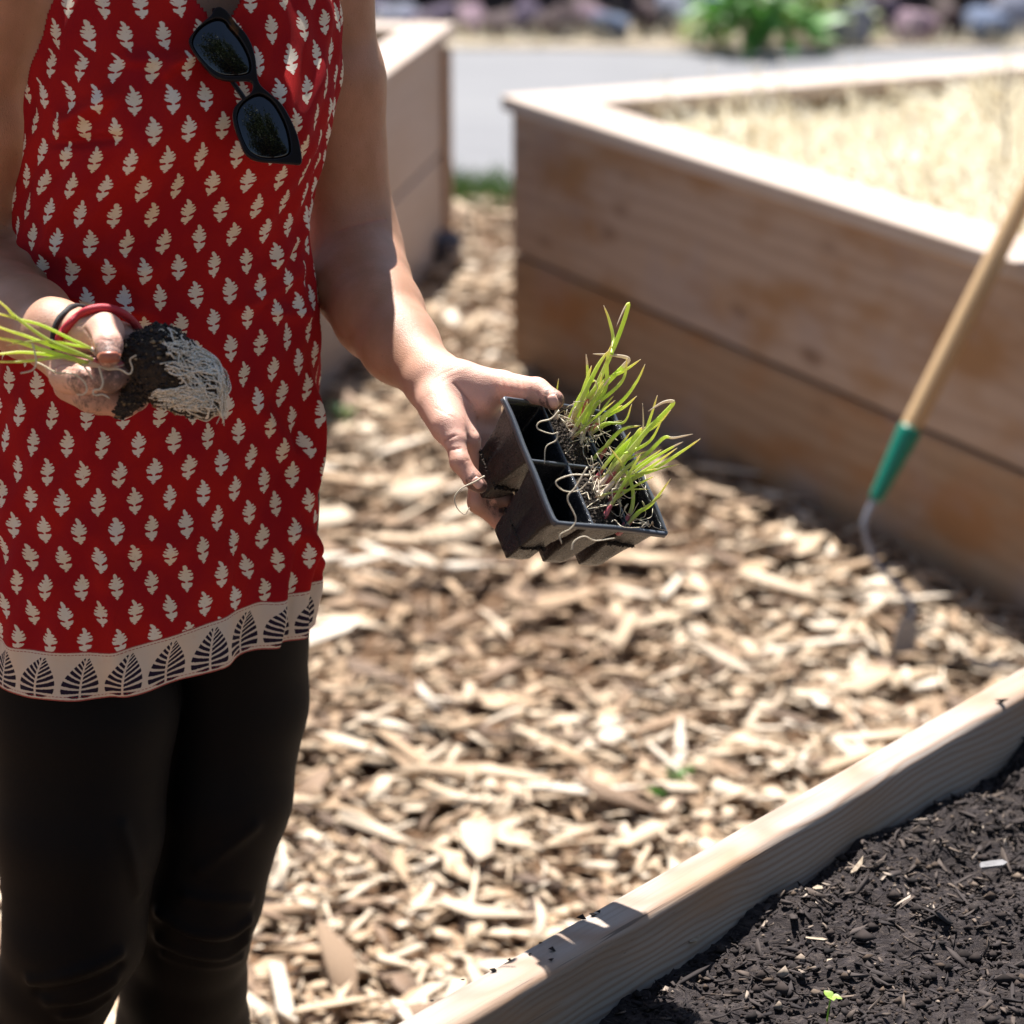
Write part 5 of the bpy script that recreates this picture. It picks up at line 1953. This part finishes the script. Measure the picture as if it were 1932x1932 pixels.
def plane_d(px_, py_, c_):
    """viewing depth of a tray plane under a pixel"""
    r = FW + RX * (px_ - 966) / F + UP * (966 - py_) / F
    o_ = TR_O + T3 * c_
    return ((o_ - C0) @ T3) / (r @ T3)


def blade(root, pts, rad, dry_from=2.0, dry_to=3.0, start=.0):
    n_ = 30
    P_ = catmull(pts, n_)
    t_ = np.linspace(0, 1, n_)
    R_ = 1.15 * rad * np.interp(t_, [0, .15, .6, .9, 1], [.85, 1, .85, .45, .12])
    v, f = tube_geo(P_, R_, 7, flat=.62)
    o = mesh_obj('leaf', v, f, M['blade'], root)
    al = np.repeat(start + (1 - start) * t_, 7)
    set_attr(o, 'along', al)
    set_attr(o, 'dry', np.clip((np.repeat(t_, 7) - dry_from) / max(1e-3, dry_to - dry_from), 0, 1))
    return o


def crop3(c_): return 739.6 + c_[0] * .3125, 543.4 + c_[1] * .3125


def strand(p0, p1, wob_, rad, n_=18):
    p0, p1 = np.array(p0), np.array(p1)
    k_ = 6
    mids = [p0 + (p1 - p0) * i / (k_ - 1) + (rng.normal(0, wob_, 3) if 0 < i < k_ - 1 else 0) for i in range(k_)]
    return tube_geo(catmull(mids, n_), np.linspace(rad, rad * .5, n_), 5)


SEED = [  # label, [leaf: points in the close-up frame, radius mm, dry start], stem kind
    ('tallest onion seedling in the tray, its white tip folded over beside a yellow fork', [([(1100, 860), (1230, 600), (1335, 370), (1400, 200), (1428, 95), (1400, 130), (1352, 238)], 1.9, .72), ([(1325, 400), (1335, 300), (1310, 190), (1278, 105)], 1.5, .9)], 1),
    ('onion seedling with a thick white withered leaf bent level to the left', [([(1120, 850), (1230, 650), (1330, 540), (1400, 470), (1425, 425), (1330, 405), (1212, 398)], 2.1, .42)], 1),
    ('onion seedling with a long straight leaf in the upper clump, its tip far right', [([(1080, 820), (1240, 590), (1400, 500), (1502, 430)], 1.7, 9), ([(1090, 830), (1250, 690), (1390, 560), (1420, 420)], 1.9, 9)], 0),
    ('onion seedling leaning right from the upper clump with yellow upper leaf', [([(1150, 880), (1280, 770), (1400, 670), (1480, 560), (1528, 460)], 1.8, 9)], 0),
    ('onion seedling with a short yellow tipped leaf left of the upper clump', [([(1060, 840), (1130, 690), (1175, 560), (1205, 468)], 1.8, 9), ([(1065, 850), (1180, 600), (1250, 460), (1312, 372)], 1.9, 9)], 1),
    ('small onion seedling with a single thin leaf beside the thumb', [([(985, 790), (990, 700), (996, 620), (1006, 548)], 1.0, 9)], 2),
    ('onion seedling arching low to the right between the two clumps', [([(1170, 880), (1290, 780), (1400, 720), (1478, 652)], 1.8, 9), ([(1180, 900), (1280, 820), (1400, 810), (1448, 700)], 1.6, 9)], 0),
    ('pale onion seedling with a bent leaf at the heart of the upper clump', [([(1140, 900), (1210, 740), (1290, 600), (1300, 430), (1330, 330)], 1.9, 9), ([(1060, 800), (1140, 640), (1215, 560), (1240, 600), (1225, 650)], 1.0, .5)], 1),
    ('onion seedling curving flat to the right over the tray middle', [([(1240, 1040), (1320, 920), (1400, 850), (1505, 830)], 1.8, 9), ([(1200, 1060), (1250, 990), (1340, 908)], 1.6, 9)], 0),
    ('onion seedling of the lower clump with a white tip folded over', [([(1250, 1240), (1400, 1030), (1540, 860), (1640, 760), (1700, 690), (1640, 690), (1545, 745)], 2.0, .62)], 1),
    ('onion seedling of the lower clump with an upright yellow leaf', [([(1210, 1250), (1360, 1060), (1510, 900), (1560, 780), (1602, 648)], 1.9, 9), ([(1400, 1000), (1480, 960), (1515, 850), (1513, 695)], 1.3, .6)], 1),
    ('onion seedling with a kinked pale tip pointing right from the lower clump', [([(1230, 1290), (1400, 1100), (1540, 1000), (1640, 905), (1700, 905), (1815, 882)], 1.9, .66)], 1),
    ('onion seedling reaching farthest right out of the lower clump', [([(1300, 1300), (1460, 1150), (1620, 1070), (1760, 980), (1862, 910)], 1.8, 9)], 0),
    ('onion seedling just below the farthest reaching one', [([(1320, 1280), (1440, 1160), (1560, 1080), (1722, 965)], 1.7, 9)], 0),
    ('onion seedling of bright green broad leaves in the lower clump', [([(1280, 1180), (1340, 1060), (1440, 920), (1590, 830), (1684, 735)], 2.1, 9), ([(1300, 1190), (1400, 1020), (1480, 880), (1510, 840)], 2.1, 9)], 1),
    ('onion seedling with a yellow leaf drooping over to the left', [([(1400, 1440), (1450, 1320), (1450, 1200), (1400, 1080), (1312, 958)], 1.6, 9)], 2),
    ('onion seedling lowest in the tray with two leaves swept right', [([(1410, 1440), (1480, 1360), (1570, 1300), (1684, 1150)], 1.9, 9), ([(1400, 1450), (1500, 1350), (1640, 1245)], 1.6, 9)], 0),
    ('onion seedling behind the broad green one with narrow leaves', [([(1290, 1150), (1420, 1010), (1560, 920), (1640, 770)], 1.7, 9), ([(1250, 1120), (1340, 1000), (1440, 870)], 1.8, 9)], 0),
]
EXTRA = 14
for k_ in range(EXTRA):
    up_ = k_ < 7
    bx_, by_ = (random.uniform(1020, 1180), random.uniform(800, 960)) if up_ else (random.uniform(1180, 1400), random.uniform(1150, 1400))
    ln_ = random.uniform(230, 470) if up_ else random.uniform(220, 480)
    an_ = math.radians(random.uniform(42, 78) if up_ else random.uniform(30, 66))
    cv_ = random.uniform(-.25, .25)
    pts_ = [(bx_ + ln_ * t_ * math.cos(an_ + cv_ * t_), by_ - ln_ * t_ * math.sin(an_ + cv_ * t_)) for t_ in (0, .3, .6, .85, 1)]
    lv_ = [(pts_, random.uniform(1.1, 1.8), random.choice([9, 9, .7]))]
    if k_ % 2:
        lv_.append(([(bx_ + 12, by_ + 8)] + [(bx_ + 12 + ln_ * .8 * t_ * math.cos(an_ - .25 + cv_ * t_), by_ + 8 - ln_ * .8 * t_ * math.sin(an_ - .25 + cv_ * t_)) for t_ in (.35, .7, 1)], 1.2, 9))
    SEED.append(('slender onion seedling crowded among the others in the %s clump of the tray' % ('upper' if up_ else 'lower'), lv_, 1 if k_ % 3 else 0))
for cl_ in ('upper', 'lower'):
    ids_ = sorted([i_ for i_, q_ in enumerate(SEED) if q_[0].startswith('slender') and cl_ in q_[0]], key=lambda i_: SEED[i_][1][0][0][-1][0])
    for r_, i_ in enumerate(ids_):
        SEED[i_] = ('slender onion seedling of the %s clump in the tray, %s from the left' % (cl_, ('first', 'second', 'third', 'fourth', 'fifth', 'sixth', 'seventh')[r_]),) + SEED[i_][1:]
sroot = {}
for si, (lab, leaves, kind_) in enumerate(SEED):
    b_px = crop3(leaves[0][0][0])
    dB = plane_d(*b_px, -.006)
    base = at(*b_px, dB)
    root = empty('onion_seedling', tuple(base))
    tag(root, lab, 'seedling', 'onion seedlings in the black tray' if si < len(SEED) - EXTRA else 'slender onion seedlings of the %s clump' % ('upper' if 'upper' in lab else 'lower'))
    for li, (pts, rmm, dry) in enumerate(leaves):
        P_ = []
        L_ = 0
        last = None
        for k, c_ in enumerate(pts):
            x_, y_ = crop3(c_)
            if last is not None: L_ += math.hypot(x_ - last[0], y_ - last[1])
            last = (x_, y_)
            start_lift = (math.hypot(x_ - b_px[0], y_ - b_px[1])) if k == 0 else None
            lift = .00012 * L_ + (.00010 * start_lift if start_lift else 0) + (si % 5 - 2) * .003 * min(1, L_ / 60)
            P_.append(at(x_, y_, dB - lift - (.004 if li else 0)))
        if start := math.hypot(crop3(pts[0])[0] - b_px[0], crop3(pts[0])[1] - b_px[1]) > 25: st_ = .45
        else: st_ = .06
        blade(root, P_, rmm / 1000, dry, dry + .12, st_)
        if li == 0:
            q0_ = P_[0] - T3 * .010
            q1_ = P_[0] + (P_[1] - P_[0]) * .40
            q2_ = P_[0] + (P_[1] - P_[0]) * .66
            mm = (m_bulb, m_bulbw, m_bulbw)[kind_] if si % 3 else m_bulb
            v, f = tube_geo(catmull([q0_, P_[0], q1_, q2_], 16), np.interp(np.linspace(0, 1, 16), [0, .4, .8, 1], [.0027, .0027, rmm / 1000 * 1.12, rmm / 1000 * .9]), 9)
            mesh_obj('stem', v, f, mm, root)
    for k in range(2):
        a_ = base + T3 * .003 + rng.normal(0, .005, 3)
        e_ = a_ + T3 * random.uniform(.0, .022) + T1 * random.uniform(-.018, .022) + T2 * random.uniform(-.022, .020)
        v, f = strand(a_, e_, .0055, random.uniform(.00035, .0006))
        mesh_obj('root', v, f, m_root, root)
# loose roots hanging over the rim and from the little finger
for lab, pts, dd in (('pale curly root dangling below the little fingertip', [(560, 1135), (500, 1170), (420, 1210), (378, 1265), (395, 1330), (440, 1365), (468, 1325)], 2.386),
                     ('pale root looping over the lower rim of the tray', [(1180, 1080), (1110, 1200), (1060, 1270), (1110, 1390), (1080, 1450), (1015, 1490), (1025, 1545)], 2.322),
                     ('pale root wandering across the left cells of the tray', [(1190, 1130), (1080, 1130), (990, 1170), (1040, 1225), (1130, 1220), (1200, 1150)], 2.338),
                     ('short pale root lying on the front wall of the tray', [(1085, 1580), (1100, 1530), (1160, 1500), (1230, 1525), (1345, 1510)], 2.324),
                     ('pale root hanging by the thumb over the upper cell', [(1010, 740), (960, 790), (890, 810), (880, 850), (960, 880), (1000, 870)], 2.388),
                     ('thin pale root dropping into the upper left cell', [(1000, 870), (990, 920), (930, 960), (920, 1060)], 2.378)):
    P_ = []
    for c_ in pts:
        x_, y_ = crop3(c_); P_.append(P3(x_, y_, dd))
    v, f = tube_geo(catmull(P_, 40), np.linspace(.0008, .0004, 40), 6)
    o = mesh_obj('loose_root', v, f, m_root, origin=P_[0])
    tag(o, lab, 'root')

# ------------------------------------------------------------------ root plug and seedlings in her right hand
DP = 2.290
plug = empty('root_plug', tuple(P3(320, 700, DP)))
tag(plug, 'dark soil plug bound with white roots in the hand at left', 'root plug')
pg = [([cone(P3(272, 690, DP), P3(300, 690, DP), .0245, .029, .01), cone(P3(300, 690, DP), P3(378, 728, DP + .004), .028, .0215, .01), cone(P3(290, 648, DP + .004), P3(312, 655, DP + .004), .0125, .014, .008),
        cone(P3(262, 735, DP - .004), P3(236, 770, DP - .010), .010, .0068, .006), cone(P3(236, 768, DP - .010), P3(228, 782, DP - .010), .0062, .004, .004), cone(P3(345, 742, DP), P3(385, 758, DP), .0155, .0125, .01),
        cone(P3(225, 690, DP + .004), P3(262, 690, DP), .006, .012, .006)], .01)]
PV_, PQ = surface(pg, .0018)
PN = normals(PV_, PQ)
PV_ = PV_ + PN * (rng.normal(0, .0008, len(PV_)) + .0016 * np.sin(PV_[:, 0] * 390 + 2 * np.sin(PV_[:, 2] * 300)) * np.sin(PV_[:, 2] * 430) * np.sin(PV_[:, 1] * 350))[:, None]
quad_obj('soil', PV_, PQ, m_ps, plug).location = (-np.array(plug.location)).tolist()
pbvh = BVHTree.FromPolygons(PV_.tolist(), PQ.tolist())
sel = rng.integers(0, len(PV_), 2600)
sel = sel[PV_[sel][:, 0] < P3(372, 700, DP)[0]]
cr_ = np.exp(rng.normal(math.log(.0012), .35, len(sel)))
V = oc[None] * cr_[:, None, None] * rng.uniform(.6, 1.35, (len(sel), 6, 1)) + (PV_[sel] + PN[sel] * (cr_ * .5)[:, None])[:, None]
flat = (np.arange(len(sel))[:, None] * 6 + of[None]).ravel()
m_cb, nt, b = mat('plug_crumbs', (.02, .015, .013), .9)
basecol(nt, b, ramp(nt, attr(nt, 'tint').s, [(0, (.010, .008, .009)), (.75, (.035, .028, .027)), (.9, (.20, .13, .06)), (1, (.50, .40, .26))]))
me = raw_mesh('soil_crumbs', V.reshape(-1, 3), flat, np.full(len(sel) * 8, 3), m_cb, False, np.repeat(rng.uniform(0, 1, len(sel)), 6))
o = link(bpy.data.objects.new('soil_crumbs', me), plug)
o.location = (-np.array(plug.location)).tolist(); o['kind'] = 'stuff'
parts = []


def on_plug(x_, y_, lift):
    p_ = hit(x_, y_, pbvh)
    if p_ is None:
        q_ = pbvh.find_nearest(Vector(P3(x_, y_, DP)))
        return np.array(q_[0]) * .55 + np.array(P3(x_, y_, DP)) * .45
    return p_ - FW * lift


for k in range(150):
    if k < 84:
        x0, y0 = random.uniform(310, 395), 0
        y0 = random.uniform(628 + (x0 - 300) * .35, 700 + (x0 - 300) * .30)
        dx, dy = random.uniform(25, 95), random.uniform(5, 60)
    else:
        x0 = random.uniform(280, 350); y0 = random.uniform(735, 775)
        dx, dy = random.uniform(40, 110), random.uniform(-14, 20)
    pts = []
    for i in range(7):
        t_ = i / 6
        x_, y_ = x0 + dx * t_ + random.gauss(0, 3.5), y0 + dy * t_ * t_ + random.gauss(0, 3.5)
        if x_ > 412: y_ += (x_ - 412) * 1.2; x_ = 412 + (x_ - 412) * .35 + random.gauss(0, 3)
        pts.append(on_plug(x_, y_, random.uniform(.0004, .0048)))
    parts.append(tube_geo(catmull(pts, 16), np.linspace(random.uniform(.0005, .0010), .0004, 16), 5))
for k in range(110):        # the same net round the back and the end of the plug
    i_ = random.randrange(len(PV_))
    if PV_[i_][0] < P3(335, 700, DP)[0]: continue
    p_ = PV_[i_]; pts = [p_ + PN[i_] * .001]
    d_ = rng.normal(0, 1, 3)
    for s_ in range(5):
        p_ = p_ + d_ / np.linalg.norm(d_) * .007 + rng.normal(0, .0015, 3)
        q_ = pbvh.find_nearest(Vector(p_))
        p_ = np.array(q_[0]) + np.array(q_[1]) * .0014
        pts.append(p_)
    parts.append(tube_geo(catmull(pts, 14), .0007, 5))
m_wr, nt, b = mat('root_net', (.74, .70, .62), .5)
nz = noise(nt, 60, 3)
basecol(nt, b, mix(nt, E(nz.outputs['Fac']).step(.42, .62), (.78, .75, .68), (.50, .42, .28)))
v, f = join_geo(parts)
o = mesh_obj('root_net', v, f, m_wr, plug)
o['kind'] = 'stuff'


def crop6(c_): return c_[0] * .1406, 543.4 + c_[1] * .1406


BUN = [('topmost of the onion seedlings fanning out of the hand, crossing the others steeply', [(-900, -500), (0, 190), (200, 380), (620, 680), (1000, 850), (1250, 960)], 2.0, 9),
       ('onion seedling with pale yellow outer leaf, second from top in the hand', [(-900, 130), (0, 350), (250, 420), (560, 500), (960, 690), (1220, 810)], 1.8, 9),
       ('bright green onion seedling third from top in the hand', [(-900, 190), (0, 530), (360, 650), (760, 800), (1200, 930)], 1.9, 9),
       ('wide pale yellow onion seedling in the middle of the handful', [(-900, 480), (0, 675), (300, 740), (600, 840), (900, 930), (1180, 1000)], 2.6, 9),
       ('nearly level yellow onion seedling below the middle of the handful', [(-900, 960), (0, 885), (300, 862), (640, 895), (900, 930)], 1.9, 9),
       ('lowest onion seedling of the handful, curving up towards the fingers', [(-900, 960), (0, 992), (400, 980), (800, 930), (1000, 960), (1090, 1025)], 1.9, 9),
       ('short yellow onion seedling lying level behind the others in the hand', [(80, 775), (350, 722), (740, 722), (1000, 770), (1220, 800)], 1.5, 9)]
for k, (lab, pts, rmm, dry) in enumerate(BUN):
    P_ = []
    n_ = len(pts)
    for i, c_ in enumerate(pts):
        x_, y_ = crop6(c_)
        P_.append(P3(x_, y_, 2.217 + .026 * i / (n_ - 1) + k * .0012))
    grip = [P3(206 + (k - 3) * 2, 686 + (k % 3) * 3, 2.255), P3(236, 684 + (k % 4) * 4, 2.271), P3(262, 688 + (k % 3) * 5, 2.280)]
    root = empty('onion_seedling', tuple(P_[-1]))
    tag(root, lab, 'seedling', 'onion seedlings in the hand at left')
    blade(root, P_[::-1], rmm / 1000, 9, 9.1, .30)
    v, f = tube_geo(catmull([P_[-1]] + grip, 20), np.linspace(rmm / 1000 * .85, .0016, 20), 8)
    mesh_obj('stem', v, f, m_bulbw if k % 2 else m_bulb, root)
for lab, pts, dd in (('long pale root looping across the curled dirty finger at left', [(480, 1000), (560, 1030), (760, 1140), (900, 1140), (1020, 1170), (1130, 1260), (1165, 1370), (1110, 1430), (1030, 1430)], 2.289),
                     ('pale root ending in a small hook below the stained thumb', [(1330, 1060), (1360, 1170), (1380, 1270), (1345, 1355), (1262, 1370), (1250, 1420), (1290, 1440), (1380, 1430), (1470, 1480)], 2.287),
                     ('pale root running from thumb to soil plug', [(1340, 1045), (1440, 1090), (1600, 1090), (1730, 1155), (1775, 1080), (1745, 960), (1830, 900)], 2.291),
                     ('dry pale leaf shred hanging down from the handful', [(430, 740), (465, 850), (485, 1010), (430, 1105), (275, 1145)], 2.274),
                     ('short white root on the index finger below the stems', [(1110, 1030), (1180, 1120), (1245, 1220)], 2.289),
                     ('thin white root rising from the top of the soil plug', [(1875, 860), (1940, 780), (2050, 700), (2150, 560), (2230, 600), (2330, 690), (2420, 750)], 2.32)):
    P_ = [P3(*crop6(c_), dd - .045) for c_ in pts]
    v, f = tube_geo(catmull(P_, 44), np.linspace(.00085, .0006, 44), 6)
    o = mesh_obj('loose_root', v, f, m_root, origin=P_[0])
    tag(o, lab, 'root')



# ------------------------------------------------------------------ leafy tree behind the viewpoint, mirrored in the sunglasses
tb = np.array([2.7, -3.6, 0.0])
tree = empty('tree', tuple(tb))
tag(tree, 'leafy tree behind the viewpoint, seen mirrored in the sunglasses', 'tree')
m_bark, nt, b = mat('bark', (.09, .065, .045), .9)
nz = noise(nt, 1, 5, .7, vec=coords(nt, 'Object', (30, 30, 5)))
bump(nt, b, nz.outputs['Fac'], .9, .02)
parts = [tube_geo(catmull([tb, tb + [.05, 0, 1.5], tb + [-.05, .1, 3.2], tb + [.05, 0, 5.0]], 20), np.linspace(.19, .06, 20), 10)]
for k in range(14):
    a_ = k * 2.4; z_ = 1.9 + k * .22
    q_ = tb + [0, 0, z_]
    e_ = q_ + np.array([math.cos(a_) * (1.6 - k * .07), math.sin(a_) * (1.6 - k * .07), .8])
    parts.append(tube_geo(catmull([q_, (q_ + e_) / 2 + [0, 0, .1], e_], 8), np.linspace(.06, .015, 8), 6))
v, f = join_geo(parts)
mesh_obj('trunk', v, f, m_bark, tree)
n = 9000
cl = rng.normal(0, 1, (70, 3)); cl /= np.linalg.norm(cl, axis=1)[:, None]
cl = cl * rng.uniform(.45, 1.0, 70)[:, None] * np.array([2.6, 2.6, 2.7]) + tb + [0, 0, 5.0]
c_ = cl[rng.integers(0, 70, n)] + rng.normal(0, .36, (n, 3))
a1 = rng.normal(0, 1, (n, 3)); a1 /= np.linalg.norm(a1, axis=1)[:, None]
a2 = np.cross(a1, rng.normal(0, 1, (n, 3))); a2 /= np.linalg.norm(a2, axis=1)[:, None]
ls = rng.uniform(.09, .16, n)[:, None]
V = np.stack([c_ - a1 * ls, c_ + a2 * ls * .45, c_ + a1 * ls, c_ - a2 * ls * .45], 1).reshape(-1, 3)
me = raw_mesh('crown', V, np.arange(4 * n), np.full(n, 4), leaf_mat('tree_leaf', (.028, .062, .014), (.065, .085, .022)))
o = link(bpy.data.objects.new('crown', me), tree)
o.location = (-tb).tolist()
o['kind'] = 'stuff'
